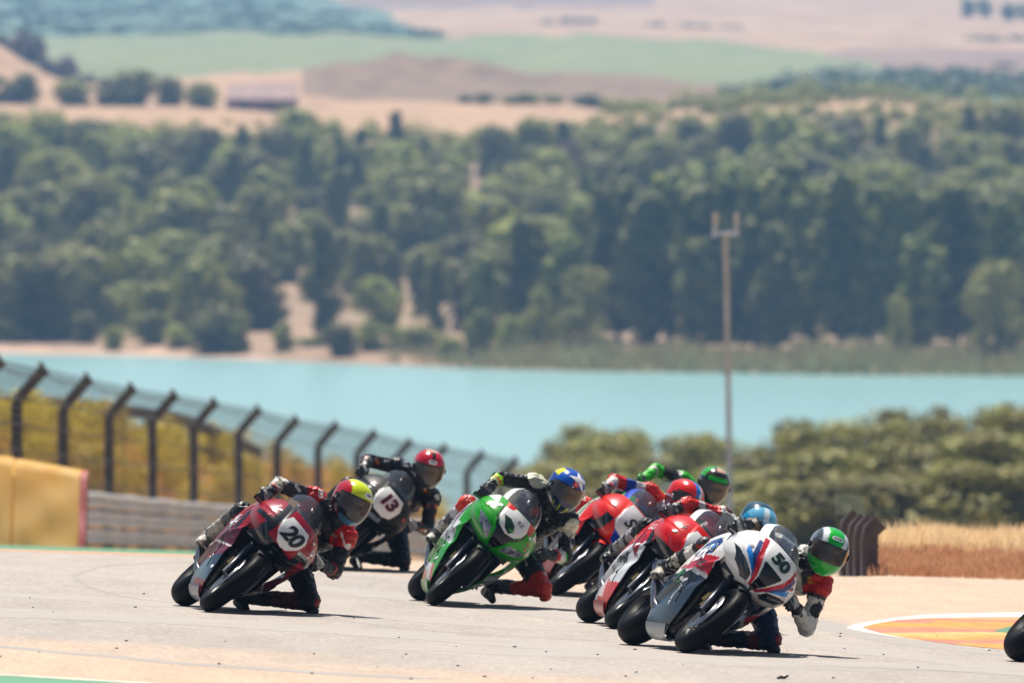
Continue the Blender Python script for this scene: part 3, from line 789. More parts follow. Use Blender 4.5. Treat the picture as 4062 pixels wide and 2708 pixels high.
# stone barn
M['barnwall'] = mat('reddish_stone', (.24, .15, .13), rough=.9, noise=(1.5, 4, .6, 1.5)); M['barnroof'] = mat('pale_roof_tiles', (.46, .31, .26), rough=.9, noise=(1.2, 4, .75, 1.15))
g = ground_at(1040, 1600); bo = empty('stone_barn', g); tag(bo, 'low reddish stone barn with a pale tiled roof in the stubble field', 'barn')
mb = MB(); mb.box((0, 0, .8), (10, 5.5, 2.2)); mb.build('wall', M['barnwall'], bo, False)
mb = MB(); mb.add([(-5.2, -2.95, 1.8), (5.2, -2.95, 1.8), (4.7, 0, 4.0), (-4.7, 0, 4.0), (-5.2, 2.95, 1.8), (5.2, 2.95, 1.8)], [(0, 1, 2, 3), (5, 4, 3, 2), (1, 5, 2), (4, 0, 3), (0, 4, 5, 1)]); mb.build('roof', M['barnroof'], bo, False)
mb = MB(); mb.box((-2.5, -2.76, .9), (1.3, .1, 1.9)); mb.build('door', M['bark'], bo, False)
for x in (1.0, 3.2): mb = MB(); mb.box((x, -2.76, 1.3), (.7, .1, .7)); mb.build('window', M['dark'], bo, False)
# aerial mast
M['mast'] = mat('weathered_steel', H('c2c2c6'), rough=.6, noise=(4, 3, .8, 1.1)); M['aerial'] = mat('pale_plastic', H('d6d0cc'), rough=.5)
g = ground_at(2895, 250); mo = empty('aerial_mast', g); tag(mo, 'tall thin pole with two upright aerials forked at its top', 'mast')
s = FPX / 250.; hm = (2225 - 905) / s
mb = MB(); mb.tube([(0, 0, -.3), (-.03, 0, hm * .5), (-.10, 0, hm)], [.066, .06, .052], 10); mb.build('pole', M['mast'], mo)
mb = MB(); mb.tube([(-.32, 0, hm), (.14, 0, hm)], .03, 8); mb.build('crossbar', M['mast'], mo)
for x in (-.325, .145):
    mb = MB(); mb.tube([(x, 0, hm - .08), (x, 0, hm + .44)], .052, 10); k = mb.build('aerial', M['aerial'], mo)
    mb = MB(); mb.tube([(x, 0, hm + .43), (x, 0, hm + .47)], .04, 10); mb.build('cap', M['white'], k)

# ================================================================== BARRIERS AND FENCES
M['postm'] = mat('brown_fence_steel', (.075, .055, .052), rough=.7, noise=(3, 3, .7, 1.3))
M['wire'] = mat('dark_wire', (.07, .065, .062), rough=.6)
def catch_fence(label, spots, hgt_arm, arm, r_, n_cab, net=True):
    """spots: (px, D, height) from the near end"""
    root = empty('catch_fence', ground_at(spots[0][0], spots[0][1])); o = root.location
    tag(root, label, 'fence')
    top, elb, bas = [], [], []
    for px, D, h in spots:
        g = ground_at(px, D) - o; e = g + Vector((0, 0, h - arm[1])); t = e + Vector((arm[0], 0, arm[1]))
        mb = MB(); mb.tube([g - Vector((0, 0, .3)), e - Vector((0, 0, .08)), e + Vector((arm[0] * .12, 0, arm[1] * .12)), t], r_, 8)
        p = mb.build('post', M['postm'], root)
        if arm[1] > .2:
            mb = MB(); mb.tube([t - Vector((.03, 0, .0)), t + Vector((.04, 0, .05))], r_ * 1.35, 8); mb.build('cap', M['postm'], p)
        top.append(t); elb.append(e); bas.append(g)
    for k in range(n_cab):
        f = (k + .6) / n_cab; pts = []
        for b_, e, t in zip(bas, elb, top):
            q = b_.lerp(e, f / .78) if f < .78 else e.lerp(t, (f - .78) / .2)
            pts.append(q + Vector((.08, 0, 0)))
        path = []
        for i in range(len(pts) - 1): path += [pts[i], pts[i].lerp(pts[i + 1], .5) - Vector((0, 0, .05))]
        path.append(pts[-1]); mb = MB(); mb.tube(path, .013, 5, False); mb.build('cable', M['wire'], root)
    if net:
        mb = MB()
        for i in range(len(bas) - 1):
            for k in range(26):
                f = k / 26; a = [bas[i].lerp(bas[i + 1], f), elb[i].lerp(elb[i + 1], f), top[i].lerp(top[i + 1], f)]
                mb.tube([q + Vector((.1, 0, 0)) for q in a], .0075, 3, False)
        for k in range(24):
            f = k / 23; pts = [(b_.lerp(e, f / .78) if f < .78 else e.lerp(t, (f - .78) / .22)) + Vector((.1, 0, 0)) for b_, e, t in zip(bas, elb, top)]
            mb.tube(pts, .0075, 3, False)
        tag(mb.build('netting', M['wire'], root), kind='stuff')
    return root
TOPS = [(95, 850, 38), (200, 872, 145), (300, 893, 250), (405, 908, 350), (500, 925, 445), (598, 942, 548), (690, 965, 637), (785, 977, 730), (875, 995, 820), (965, 1015, 903), (1045, 1027, 985), (1130, 1042, 1072), (1205, 1056, 1150)]
spots = []
K = 4062 / 2352
for tx, ty, bx in [(-8, 830, -68), (-115, 810, -178)][::-1] + TOPS:
    px = bx * K; D = float(arm_D(np.array([px]))[0]) + 3; g = ground_at(px, D); s = FPX / D
    base_row = 1354 - ((g.z - CAM_Z) * cp + g.y * sp) * s
    spots.append((px, D, (base_row - ty * K) / s))
catch_fence('brown catch fence with cranked post tops running beside the guard rail', spots, 0, (.44, .50), .095, 7)
spots = [(a_, 262 + max(0, a_) * .03, 1.38 - max(0, a_) * .0002) for a_ in range(-300, 1060, 88)]
f2 = catch_fence('low dark fence with a thick top rail along the crest of the bank', spots, 0, (.02, .1), .06, 2, False)
mb = MB(); mb.tube([ground_at(a, b_) - f2.location + Vector((0, 0, c)) for a, b_, c in spots], .15, 8); mb.build('top_rail', M['postm'], f2)
mb = MB(); mb.tube([ground_at(a, b_) - f2.location + Vector((0, 0, c - .55)) for a, b_, c in spots], .07, 8); mb.build('middle_rail', M['postm'], f2)
f3 = catch_fence('stubby dark fence end with cranked posts behind the green-helmeted rider', [(3448, 104.6, .50), (3418, 105.4, .52), (3392, 106.2, .54), (3362, 107.0, .58)], 0, (.10, .10), .082, 3, False)
mb = MB(); q0 = ground_at(3310, 108.5) - f3.location; q1 = ground_at(3425, 108.5) - f3.location
mb.grid([[q0 + Vector((.008 * math.sin(k * 2.1), 0, .58 + .07 * k)) for k in range(4)], [q0.lerp(q1, .5) + Vector((0, .05, .56 + .066 * k)) for k in range(4)], [q1 + Vector((.008 * math.sin(k * 1.7), 0, .5 + .075 * k)) for k in range(4)]])
mb.build('mesh_cover', mat('pale_green_mesh', H('8fa898'), rough=.8, alpha=.5), f3)
# guard rail: three W-beams, a bit wavy
M['galv'] = mat('weathered_galvanised', H('e4e0dc'), rough=.5, metal=.0, noise=(1.2, 4, .55, 1.15), bump=(2, .6, .1))
root = empty('guard_rail', ground_at(330, 206)); tag(root, 'grey triple-beam guard rail running on from the yellow barrier', 'guard rail')
pxs = np.linspace(120, 1750, 60)
prof = [(0, .0), (-.05, .03), (-.06, .09), (-.01, .13), (-.01, .17), (-.06, .21), (-.05, .27), (0, .30)]
for k in range(3):
    mb = MB(); rows_ = []
    for i, px in enumerate(pxs):
        g = ground_at(px, float(arm_D(np.array([px]))[0])) - root.location
        rows_.append([tuple(g + Vector((-u * 2.3, u * .2, .06 + k * .335 + v + .012 * math.sin(i * 1.3 + k)))) for u, v in prof])
    mb.grid(rows_); mb.build('rail', M['galv'], root)
for px in np.linspace(140, 1700, 22):
    g = ground_at(px, float(arm_D(np.array([px]))[0])) - root.location
    mb = MB(); mb.box(g + Vector((-.10, .03, .45)), (.1, .1, 1.15)); mb.build('post', M['postm'], root, False)
# yellow padded barrier
M['pad'] = leaf_mat('yellow_padded_cover', H('f7cf80'), H('f0bd5c'), 0, .45)
M['padred'] = mat('red_cover_end', H('a83a34'), rough=.6, noise=(3, 3, .8, 1.1))
root = empty('padded_barrier', ground_at(160, 165)); tag(root, 'yellow padded crash barrier with a red end in front of the fence', 'barrier')
def pad_pt(px, t, back, D):
    g = ground_at(px, D) - root.location
    h = np.interp(px, [-900, 0, 330], [1.36, 1.20, 1.02])
    bulge = .012 * math.sin(t * math.pi) + .022 * math.sin(px / 47.) * math.sin(t * 9) + .018 * math.sin(px / 17. + t * 4)
    return g + Vector((0, back - bulge + .95 * t, h * t))
segs = [(-900, -590), (-580, -270), (-260, 40), (50, 308)]
for a, b_ in segs:
    mb = MB(); xs = np.linspace(a, b_, 22); D = 163.
    mb.grid([[tuple(pad_pt(x, t, 0 if t < .999 else 0, D)) for t in np.linspace(0, 1, 12)] + [tuple(pad_pt(x, 1, .5, D)), tuple(pad_pt(x, 1, .9, D)), tuple(pad_pt(x, 0, .9, D))] for x in xs])
    mb.build('cushion', M['pad'], root)
mb = MB(); xs = np.linspace(309, 334, 4)
mb.grid([[tuple(pad_pt(x, t, 0, 163.)) for t in np.linspace(0, 1, 12)] + [tuple(pad_pt(x, 1, .9, 163.)), tuple(pad_pt(x, 0, .9, 163.))] for x in xs])
mb.grid([[tuple(pad_pt(334, t, 0, 163.)) for t in np.linspace(0, 1, 12)], [tuple(pad_pt(334, t, .9, 163.)) for t in np.linspace(0, 1, 12)]])
mb.build('end_cover', M['padred'], root)

# ================================================================== MOTORCYCLES
# bike frame: x forward, y to the rider's left, z up; metres
WF, WR = Vector((.72, 0, .305)), Vector((-.71, 0, .345))
def curve(z, pts):
    """smooth interpolation through (z, value) knots"""
    zz = np.array([p[0] for p in pts]); vv = np.array([p[1] for p in pts]); o = np.argsort(zz); zz, vv = zz[o], vv[o]
    m = np.gradient(vv, zz); z = np.clip(np.asarray(z, float), zz[0], zz[-1])
    i = np.clip(np.searchsorted(zz, z) - 1, 0, len(zz) - 2); h = zz[i + 1] - zz[i]; t = (z - zz[i]) / h
    return (2 * t ** 3 - 3 * t ** 2 + 1) * vv[i] + (t ** 3 - 2 * t ** 2 + t) * h * m[i] + (-2 * t ** 3 + 3 * t ** 2) * vv[i + 1] + (t ** 3 - t ** 2) * h * m[i + 1]
NOSE_XF = [(.615, .775), (.65, .83), (.70, .86), (.76, .868), (.82, .855), (.88, .82), (.93, .78), (.975, .735)]
NOSE_W = [(.615, .09), (.65, .175), (.70, .245), (.76, .282), (.82, .284), (.88, .264), (.93, .232), (.975, .19)]
SCR_XF = [(.94, .775), (1.0, .695), (1.06, .60), (1.12, .49), (1.165, .40)]
SCR_W = [(.94, .165), (1.0, .175), (1.06, .168), (1.12, .145), (1.165, .10)]
SIDE_W = [(.10, .03), (.15, .085), (.22, .135), (.32, .185), (.45, .238), (.6, .274), (.72, .288), (.82, .280), (.90, .245), (.93, .215)]
SIDE_LE = [(.10, .16), (.15, .24), (.22, .34), (.32, .41), (.45, .455), (.6, .49), (.72, .55), (.82, .60), (.93, .62)]
SIDE_TR = [(.10, -.24), (.15, -.28), (.22, -.31), (.32, -.24), (.45, -.10), (.6, -.02), (.72, .03), (.82, .08), (.93, .20)]

def shell_nose(nz=92, nu=150):
    pts = []
    for z in np.linspace(.615, .975, nz):
        xf, w, xr = float(curve(z, NOSE_XF)), float(curve(z, NOSE_W)), .40
        row = []
        for u in np.linspace(-math.pi / 2, math.pi / 2, nu):
            c, s_ = math.cos(u), math.sin(u)
            x = xr + (xf - xr) * abs(c) ** .70; y = w * math.copysign(abs(s_) ** .95, s_)
            ay = abs(y)
            # raised centre spine carrying the plate, lamp pockets stepped back behind crisp edges
            spine = .5 - .5 * math.tanh((ay - (.118 if z > .80 else .118 - .60 * (.80 - z))) / .006)
            pocket = .5 + .5 * math.tanh((.775 - z + .9 * (ay - .22)) / .008)
            pocket *= .5 + .5 * math.tanh((z - .655 - .55 * (ay - .08)) / .006)
            x += .012 * spine - .022 * (1 - spine) * pocket * c ** .5 * min(1, max(0, (.262 - ay) / .05))
            if z < .70: x -= .045 * math.exp(-(y / .045) ** 4) * min(1, (.70 - z) / .02) * min(1, (z - .615) / .03)
            y *= 1 + .03 * (.5 + .5 * math.tanh((z - .835) / .008)) * (1 - spine)
            row.append((x, y, z))
        pts.append(row)
    return pts
def shell_side(sg, nz=110, nx=96):
    pts = []
    for z in np.linspace(.10, .93, nz):
        w, a, b_ = float(curve(z, SIDE_W)), float(curve(z, SIDE_LE)), float(curve(z, SIDE_TR)); row = []
        for t in np.linspace(0, 1, nx):
            x = a + (b_ - a) * t
            k = .80 + .20 * math.sin(min(1, t / .42) * math.pi / 2) - .06 * max(0, t - .55) ** 2 * 4
            crease = .014 * math.exp(-((z - (.62 - .35 * t)) / .022) ** 2) - .018 * math.exp(-((z - (.50 - .28 * t)) / .05) ** 2)
            row.append((x, sg * (w * k + crease), z))
        pts.append(row)
    return pts
def tyre_prof(Rr, r_, n=17, flat=1.0):
    """rounded motorcycle tyre: tread arc and side walls down to the bead"""
    out = [(Rr - r_ * 1.75, -r_ * .62), (Rr - r_ * 1.5, -r_ * .86)]
    for a in np.linspace(-math.pi * .53, math.pi * .53, n): out.append((Rr - r_ + r_ * math.cos(a), r_ * math.sin(a)))
    return out + [(Rr - r_ * 1.5, r_ * .86), (Rr - r_ * 1.75, r_ * .62)]
_shared = {}
def shared(key, fn):
    if key not in _shared: _shared[key] = fn()
    return _shared[key]
def inst(name, key, fn, m, parent, smooth=True):
    me = shared(key, lambda: fn().mesh(name))
    o = bpy.data.objects.new(name, me); col.objects.link(o); o.parent = parent
    if not me.materials: me.materials.append(m)
    if smooth: me.polygons.foreach_set('use_smooth', [True] * len(me.polygons))
    return o
def mk(f):
    def g():
        mb = MB(); f(mb); return mb
    return g

def wheel(root, name, c, Rr, r_, key, discs, rimm):
    rim_r = Rr - r_ * 1.7
    def hub(mb):
        mb.lathe_y(c, [(rim_r, -r_ * .6), (rim_r + .012, -r_ * .66), (rim_r + .012, r_ * .66), (rim_r, r_ * .6), (rim_r - .02, r_ * .35), (rim_r - .02, -r_ * .35), (rim_r, -r_ * .6)], 40)
        mb.lathe_y(c, [(.0, -.05), (.035, -.05), (.035, .05), (.0, .05)], 18)
        for k in range(5):
            a = k * 2 * math.pi / 5
            for da in (-.10, .10):
                mb.tube([(c[0] + .03 * math.cos(a), c[1], c[2] + .03 * math.sin(a)), (c[0] + (rim_r - .01) * math.cos(a + da), c[1], c[2] + (rim_r - .01) * math.sin(a + da))], [.014, .010], 6)
    w_ = inst(name, key + 'hub' + rimm, mk(hub), M[rimm], root)
    inst('tyre', key + 'tyre', mk(lambda mb: mb.lathe_y(c, tyre_prof(Rr, r_), 72)), M['rubber'], w_)
    for y in discs:
        def disc(mb, y=y):
            mb.lathe_y((c[0], c[1] + y, c[2]), [(.105, -.003), (.163, -.003), (.163, .003), (.105, .003), (.105, -.003)], 40)
            mb.lathe_y((c[0], c[1] + y, c[2]), [(.05, -.004), (.10, -.004), (.10, .004), (.05, .004), (.05, -.004)], 24)
        inst('brake_disc', key + 'disc%g' % y, mk(disc), M['metal'], w_)
    return w_

def decal(me_target, txt, name, m, parent, origin, u, v, size, shear=0., direction=None, lift=.004, cuts=1, outline=0., spacing=1., bold=0.):
    """flat lettering laid onto a curved panel"""
    cu = bpy.data.curves.new('t', 'FONT'); cu.body = txt; cu.size = size; cu.shear = shear; cu.align_x = 'CENTER'; cu.align_y = 'CENTER'; cu.space_character = spacing; cu.offset = bold
    ob = bpy.data.objects.new('t', cu); col.objects.link(ob)
    me = bpy.data.meshes.new_from_object(ob.evaluated_get(bpy.context.evaluated_depsgraph_get()))
    bpy.data.objects.remove(ob); bpy.data.curves.remove(cu)
    return lay(me_target, me, name, m, parent, origin, u, v, direction, lift, cuts)
def lay(me_target, me, name, m, parent, origin, u, v, direction=None, lift=.004, cuts=1):
    bm = bmesh.new(); bm.from_mesh(me); bpy.data.meshes.remove(me)
    bmesh.ops.triangulate(bm, faces=bm.faces[:])
    for k in range(cuts): bmesh.ops.subdivide_edges(bm, edges=bm.edges[:], cuts=1, use_grid_fill=True)
    tb = bmesh.new(); tb.from_mesh(me_target); tree = BVHTree.FromBMesh(tb)
    u, v, o = Vector(u).normalized(), Vector(v).normalized(), Vector(origin)
    nrm = Vector(direction).normalized() if direction is not None else u.cross(v)
    for p in bm.verts:
        q = o + u * p.co.x + v * p.co.y
        hit, hn, _, _ = tree.ray_cast(q + nrm * .2, -nrm, .5)
        p.co = (hit + nrm * lift) if hit is not None else q
    tb.free()
    out = bpy.data.meshes.new(name); bm.to_mesh(out); bm.free()
    return obj(name, out, m, parent, False)
def shape_mesh(pts):
    me = bpy.data.meshes.new('s'); me.from_pydata([(x, y, 0) for x, y in pts], [], [tuple(range(len(pts)))]); me.update(); return me

def rrect(w, h, n=6):
    pts = []
    for cx, cy, a0 in ((w - h, 0, -90), (-(w - h), 0, 90)):
        for k in range(n + 1): a = R(a0 + 180 * k / n); pts.append((cx + h * math.cos(a), cy + h * math.sin(a)))
    return pts

def motorcycle(name_label, mw, liv, opt):
    root = empty('racing_motorcycle', mw=mw); tag(root, name_label, 'motorcycle', 'racing motorcycles in the corner')
    paint = lambda part: (lambda c: liv(part, c))
    wheel(root, 'front_wheel', WF, .300, .062, 'f', (-.066, .066), opt.get('rim', 'dark'))
    wheel(root, 'rear_wheel', WR, .325, .098, 'r', (.06,), opt.get('rim', 'dark'))
    # forks, yokes, calipers, axle
    for sg in (-1, 1):
        fk = inst('fork_leg', 'fork%d' % sg, mk(lambda mb: mb.tube([(.725, sg * .092, .29), (.66, sg * .098, .45), (.60, sg * .10, .58)], [.030, .028, .026], 12)), M[opt.get('fork', 'dark')], root)
        inst('fork_tube', 'forkt%d' % sg, mk(lambda mb: mb.tube([(.605, sg * .10, .57), (.49, sg * .10, .84)], [.024, .024], 12)), M['gold' if opt.get('goldfork') else 'blueano'], fk)
        cal = inst('brake_caliper', 'cal%d' % sg, mk(lambda mb: (mb.box((.615, sg * .088, .40), (.055, .05, .13), Euler((0, -.4, 0)).to_matrix()), mb.tube([(.62, sg * .115, .43), (.60, sg * .115, .37)], .018, 8))), M['gold'], root, False)
    inst('lower_yoke', 'yoke', mk(lambda mb: mb.box((.565, 0, .66), (.07, .25, .035), Euler((0, -.4, 0)).to_matrix())), M['engine'], root, False)
    # front mudguard
    def guard(mb):
        pts = []
        for a in np.linspace(R(62), R(160), 22):
            row = []
            for b_ in np.linspace(-1, 1, 11):
                rr = .311 - .030 * abs(b_) ** 2.5; row.append((WF.x + rr * math.cos(a), b_ * .069, WF.z + rr * math.sin(a)))
            pts.append(row)
        mb.grid(pts)
    mb = MB(); guard(mb); mb.build('front_mudguard', M['matt_paint'], root, True, paint('mudguard'))
    # engine, radiator, frame
    def eng(mb):
        mb.box((.10, 0, .52), (.42, .27, .32)); mb.box((-.14, 0, .52), (.20, .24, .30)); mb.box((.08, 0, .30), (.34, .17, .16)); mb.box((.06, 0, .20), (.26, .09, .10))
        for sg in (-1, 1): mb.tube([(.02, sg * .12, .46), (.02, sg * .165, .46)], .085, 20)
        for k in range(4): mb.tube([(.34, -.12 + k * .08, .50), (.40, -.10 + k * .066, .34), (.22, -.05 + k * .033, .20), (-.15, -.02, .20)], .020, 8)
    inst('engine', 'engine', mk(eng), M['engine'], root)
    def rad(mb):
        mb.grid([[(.375 - .10 * (abs(y) / .2) ** 2 + (z - .5) * .12, y, z) for y in np.linspace(-.20, .20, 13)] for z in np.linspace(.34, .70, 12)])
        for k in range(18):
            z = .35 + k * .02; mb.tube([(.385 - .10 * (abs(y) / .2) ** 2 + (z - .5) * .12, y, z) for y in np.linspace(-.19, .19, 7)], .004, 4)
    inst('radiator', 'rad', mk(rad), M['dark'], root)
    def frame(mb):
        for sg in (-1, 1): mb.tube([(.47, sg * .05, .80), (.30, sg * .13, .76), (.0, sg * .17, .66), (-.20, sg * .15, .50), (-.22, sg * .13, .36)], [.03, .035, .04, .04, .035], 10)
    inst('frame', 'frame', mk(frame), M['carbon'], root)
    def swing(mb):
        for sg in (-1, 1): mb.tube([(-.20, sg * .10, .42), (-.42, sg * .135, .43), (-.72, sg * .135, .345)], [.045, .05, .028], 10)
        mb.box((-.33, 0, .43), (.14, .24, .07))
    inst('swingarm', 'swing', mk(swing), M['carbon'], root)
    inst('chain', 'chain', mk(lambda mb: (mb.tube([(-.16, .115, .46), (-.71, .115, .42)], .009, 5), mb.tube([(-.16, .115, .40), (-.71, .115, .27)], .009, 5), mb.lathe_y((WR.x, .115, WR.z), [(.04, -.003), (.085, -.003), (.085, .003), (.04, .003)], 30))), M['metal'], root)
    def exh(mb): mb.tube([(-.05, -.05, .21), (-.24, -.13, .26), (-.34, -.185, .36), (-.44, -.20, .44), (-.66, -.215, .53)], [.03, .035, .045, .058, .055], 14)
    inst('exhaust', 'exh', mk(exh), M['metal'], root)
    for sg in (-1, 1):
        inst('footrest', 'peg%d' % sg, mk(lambda mb: (mb.tube([(-.28, sg * .17, .40), (-.28, sg * .27, .405)], .012, 8), mb.box((-.28, sg * .165, .43), (.10, .012, .13)))), M['metal'], root)
        hb = inst('handlebar', 'bar%d' % sg, mk(lambda mb: (mb.tube([(.475, sg * .10, .885), (.44, sg * .34, .845)], .013, 10), mb.tube([(.455, sg * .20, .872), (.438, sg * .345, .842)], .018, 10))), M['dark'], root)
        inst('lever', 'lever%d' % sg, mk(lambda mb: mb.tube([(.50, sg * .17, .862), (.53, sg * .22, .855), (.51, sg * .34, .835)], [.008, .007, .005], 6)), M['metal'], hb)
    # bodywork
    mb = MB(); mb.grid(shell_nose(), flip=True); PM = M[opt.get('paint', 'paint')]; nose = mb.build('nose_fairing', PM, root, True, paint('nose'))
    sol = nose.modifiers.new('t', 'SOLIDIFY'); sol.thickness = .004; sol.offset = -1
    sides = {}
    for sg in (-1, 1):
        mb = MB(); mb.grid(shell_side(sg), flip=sg > 0); sd = mb.build('side_fairing', PM, root, True, paint('side'))
        sp2 = shell_side(sg, 40, 40)
        for path in ([sp2[i][6 + i // 3] for i in range(8, 34)], [sp2[20 + j // 6][j] for j in range(2, 38)]):
            mb = MB(); mb.tube([(q[0], q[1] + sg * .0015, q[2]) for q in path], .0028, 5); mb.build('panel_seam', M['dark'], sd)
        sol = sd.modifiers.new('t', 'SOLIDIFY'); sol.thickness = .005; sol.offset = -1 if sg < 0 else -1; sides[sg] = sd
    def belly(mb):
        mb.grid([[(float(curve(.10 + .04 * abs(b_), SIDE_LE)) * (1 - t) + float(curve(.10 + .04 * abs(b_), SIDE_TR)) * t, b_ * .085, .093 + .05 * abs(b_) ** 2) for b_ in np.linspace(-1, 1, 9)] for t in np.linspace(0, 1, 16)])
    mb = MB(); belly(mb); mb.build('belly_pan', M['paint'], root, True, paint('belly'))
    # inner cowl closing the nose behind the lamps
    inst('inner_cowl', 'cowl', mk(lambda mb: (mb.grid([[(x, y * (.215 if x < .6 else .17), .90 - (.1 if abs(y) > .9 else 0)) for y in np.linspace(-1, 1, 9)] for x in np.linspace(.40, .74, 6)]),
                                              mb.grid([[(.52 + .16 * (1 - y * y), y * .2, z) for y in np.linspace(-1, 1, 9)] for z in np.linspace(.62, .92, 6)]), mb.box((.60, 0, .965), (.05, .16, .09)))), M['dark'], root)
    def scr(mb):
        pts = []
        for z in np.linspace(.94, 1.165, 16):
            xf, w = float(curve(z, SCR_XF)), float(curve(z, SCR_W)); xr = xf - .26
            pts.append([(xr + (xf - xr) * abs(math.cos(u)) ** .7, w * math.copysign(abs(math.sin(u)) ** .9, math.sin(u)), z - .03 * (1 - math.cos(u))) for u in np.linspace(-1.45, 1.45, 33)])
        mb.grid(pts)
    sc_ = inst('windscreen', 'screen', mk(scr), M['screen'], root)
    if opt.get('screen_trim') is not None:
        def trim(mb):
            for a, b_ in ((-1, 0), (1, 0)):
                pts = []
                for z in np.linspace(.935, 1.165, 16):
                    xf, w = float(curve(z, SCR_XF)), float(curve(z, SCR_W)); xr = xf - .26
                    pts.append([(xr + (xf - xr) * abs(math.cos(u)) ** .7 + .002, (w + .003) * math.copysign(abs(math.sin(u)) ** .9, math.sin(u)), z - .03 * (1 - math.cos(u))) for u in np.linspace(.95, 1.47, 9) * a])
                mb.grid(pts)
        mb = MB(); trim(mb); mb.build('screen_edge', M['paint'], sc_, True, lambda c: np.tile(opt['screen_trim'], (len(c), 1)))
    # tank, seat, tail
    def loft(mb, secs, n=20):
        rows_ = []
        for x, zc, w, h in secs:
            rows_.append([(x, w * math.copysign(abs(math.cos(a)) ** .8, math.cos(a)), zc + h * math.copysign(abs(math.sin(a)) ** .85, math.sin(a))) for a in np.linspace(0, 2 * math.pi, n, endpoint=False)])
        mb.grid(rows_, cv=True)
    mb = MB(); loft(mb, [(.36, .84, .08, .05), (.30, .85, .15, .09), (.18, .86, .185, .115), (.02, .85, .19, .115), (-.12, .83, .165, .09), (-.22, .80, .12, .05)]); mb.build('fuel_tank', M['paint'], root, True, paint('tank'))
    mb = MB(); loft(mb, [(-.18, .79, .11, .035), (-.30, .80, .14, .035), (-.44, .82, .14, .035), (-.52, .85, .12, .03)]); mb.build('seat', M['dark'], root)
    mb = MB(); loft(mb, [(-.26, .74, .10, .04), (-.42, .79, .135, .055), (-.56, .88, .125, .06), (-.70, .95, .09, .045), (-.80, .985, .05, .02)]); mb.build('tail_unit', M['paint'], root, True, paint('tail'))
    # lamp or lamp-sticker panels
    if opt.get('lamps', True):
        for sg in (-1, 1):
            sh = shape_mesh([(sg * a, b_) for a, b_ in opt.get('lamp_shape', [(-.085, -.062), (-.03, -.048), (.05, .0), (.095, .05), (.04, .038), (-.05, .0)])])
            lay(nose.data, sh, 'headlight', M[opt.get('lens', 'lens')], nose, (.86, sg * .155, opt.get('lamp_z', .715)), (0, 1, 0), (0, 0, 1), (1, 0, 0), .004, 3)
    rs = random.Random(opt.get('seed', 1)); pal = opt.get('stickers', ['white', 'black', 'white', 'reddec'])
    for k in range(opt.get('n_stick', 13)):
        sg = rs.choice((-1, -1, 1)); x_, z_ = rs.uniform(.02, .40), rs.uniform(.28, .80); w_, h_ = rs.uniform(.018, .045), rs.uniform(.007, .013)
        lay(sides[sg].data, shape_mesh(rrect(w_, h_, 3)), 'sponsor_sticker', M[rs.choice(pal)], sides[sg], (x_, sg * .26, z_), (1, 0, .3), (-.3, 0, 1), (0, sg, 0), .004, 1)
    for k in range(6):
        sg = rs.choice((-1, 1)); y_, z_ = sg * rs.uniform(.17, .22), rs.uniform(.80, .92)
        lay(nose.data, shape_mesh(rrect(rs.uniform(.014, .026), .008, 3)), 'sponsor_sticker', M[rs.choice(pal)], nose, (.75, y_, z_), (-.6 * sg, 1, .2), (0, -.2, 1), (.6, sg, .1), .004, 1)
    return root, nose, sides

def bike_matrix(contact, s, lean, yaw, steer=0):
    """stand a bike on the track: contact of the front tyre, scale, lean to the rider's left, heading"""
    X, D = (contact[0] - 2031) / s, FPX / s
    V = plane_V(X, D)
    ph, ya = R(lean), R(yaw)
    fwd = Vector((math.sin(ya), -math.cos(ya), 0)); lat = Vector((math.cos(ya), math.sin(ya), 0)); up = Vector((0, 0, 1))
    y = lat * math.cos(ph) - up * math.sin(ph); z = lat * math.sin(ph) + up * math.cos(ph)
    A = Matrix((fwd, y, z)).transposed()
    d = (up - y * up.dot(y)).normalized()
    low = A @ WF - d * (.300 - .062) - up * .062
    rear = A @ WR - d * (.325 - .098) - up * .098
    o = W(X, V, D) - low
    # pitch a touch so that the rear tyre meets the tilted track as well
    rw = rear + o; rX = rw.x; rD = rw.y * cp - (rw.z - CAM_Z) * sp
    err = W(rX, plane_V(rX, rD), rD).z - rw.z
    M4 = Matrix.Translation(o) @ A.to_4x4()
    axis = lat; ang = err / 1.43
    c = W(X, V, D)
    return Matrix.Translation(c) @ Matrix.Rotation(ang, 4, axis) @ Matrix.Translation(-c) @ M4

# ================================================================== RIDERS
POSE = dict(pel=(-.28, .15, .86), wai=(-.14, .15, 1.00), che=(.03, .15, 1.14), rs=(.06, -.03, 1.19), ls=(.13, .34, 1.17), neck=(.14, .15, 1.25),
            re=(.17, -.27, 1.03), rh=(.43, -.295, .885), le=(.20, .49, .93), lh=(.44, .31, .875),
            rhip=(-.26, .06, .83), lhip=(-.26, .27, .84), rk=(.02, -.265, .74), lk=(.02, .53, .68), ra=(-.36, -.245, .47), la=(-.33, .29, .44), head=(.31, .14, 1.34))
RAD = dict(pelvis=(.125, .13), torso=(.13, .145), sho=(.085, .085), uaR=(.066, .054), faR=(.054, .042), uaL=(.066, .054), faL=(.054, .042), thR=(.098, .07), thL=(.098, .07), shR=(.066, .05), shL=(.066, .05), neck=(.07, .065))

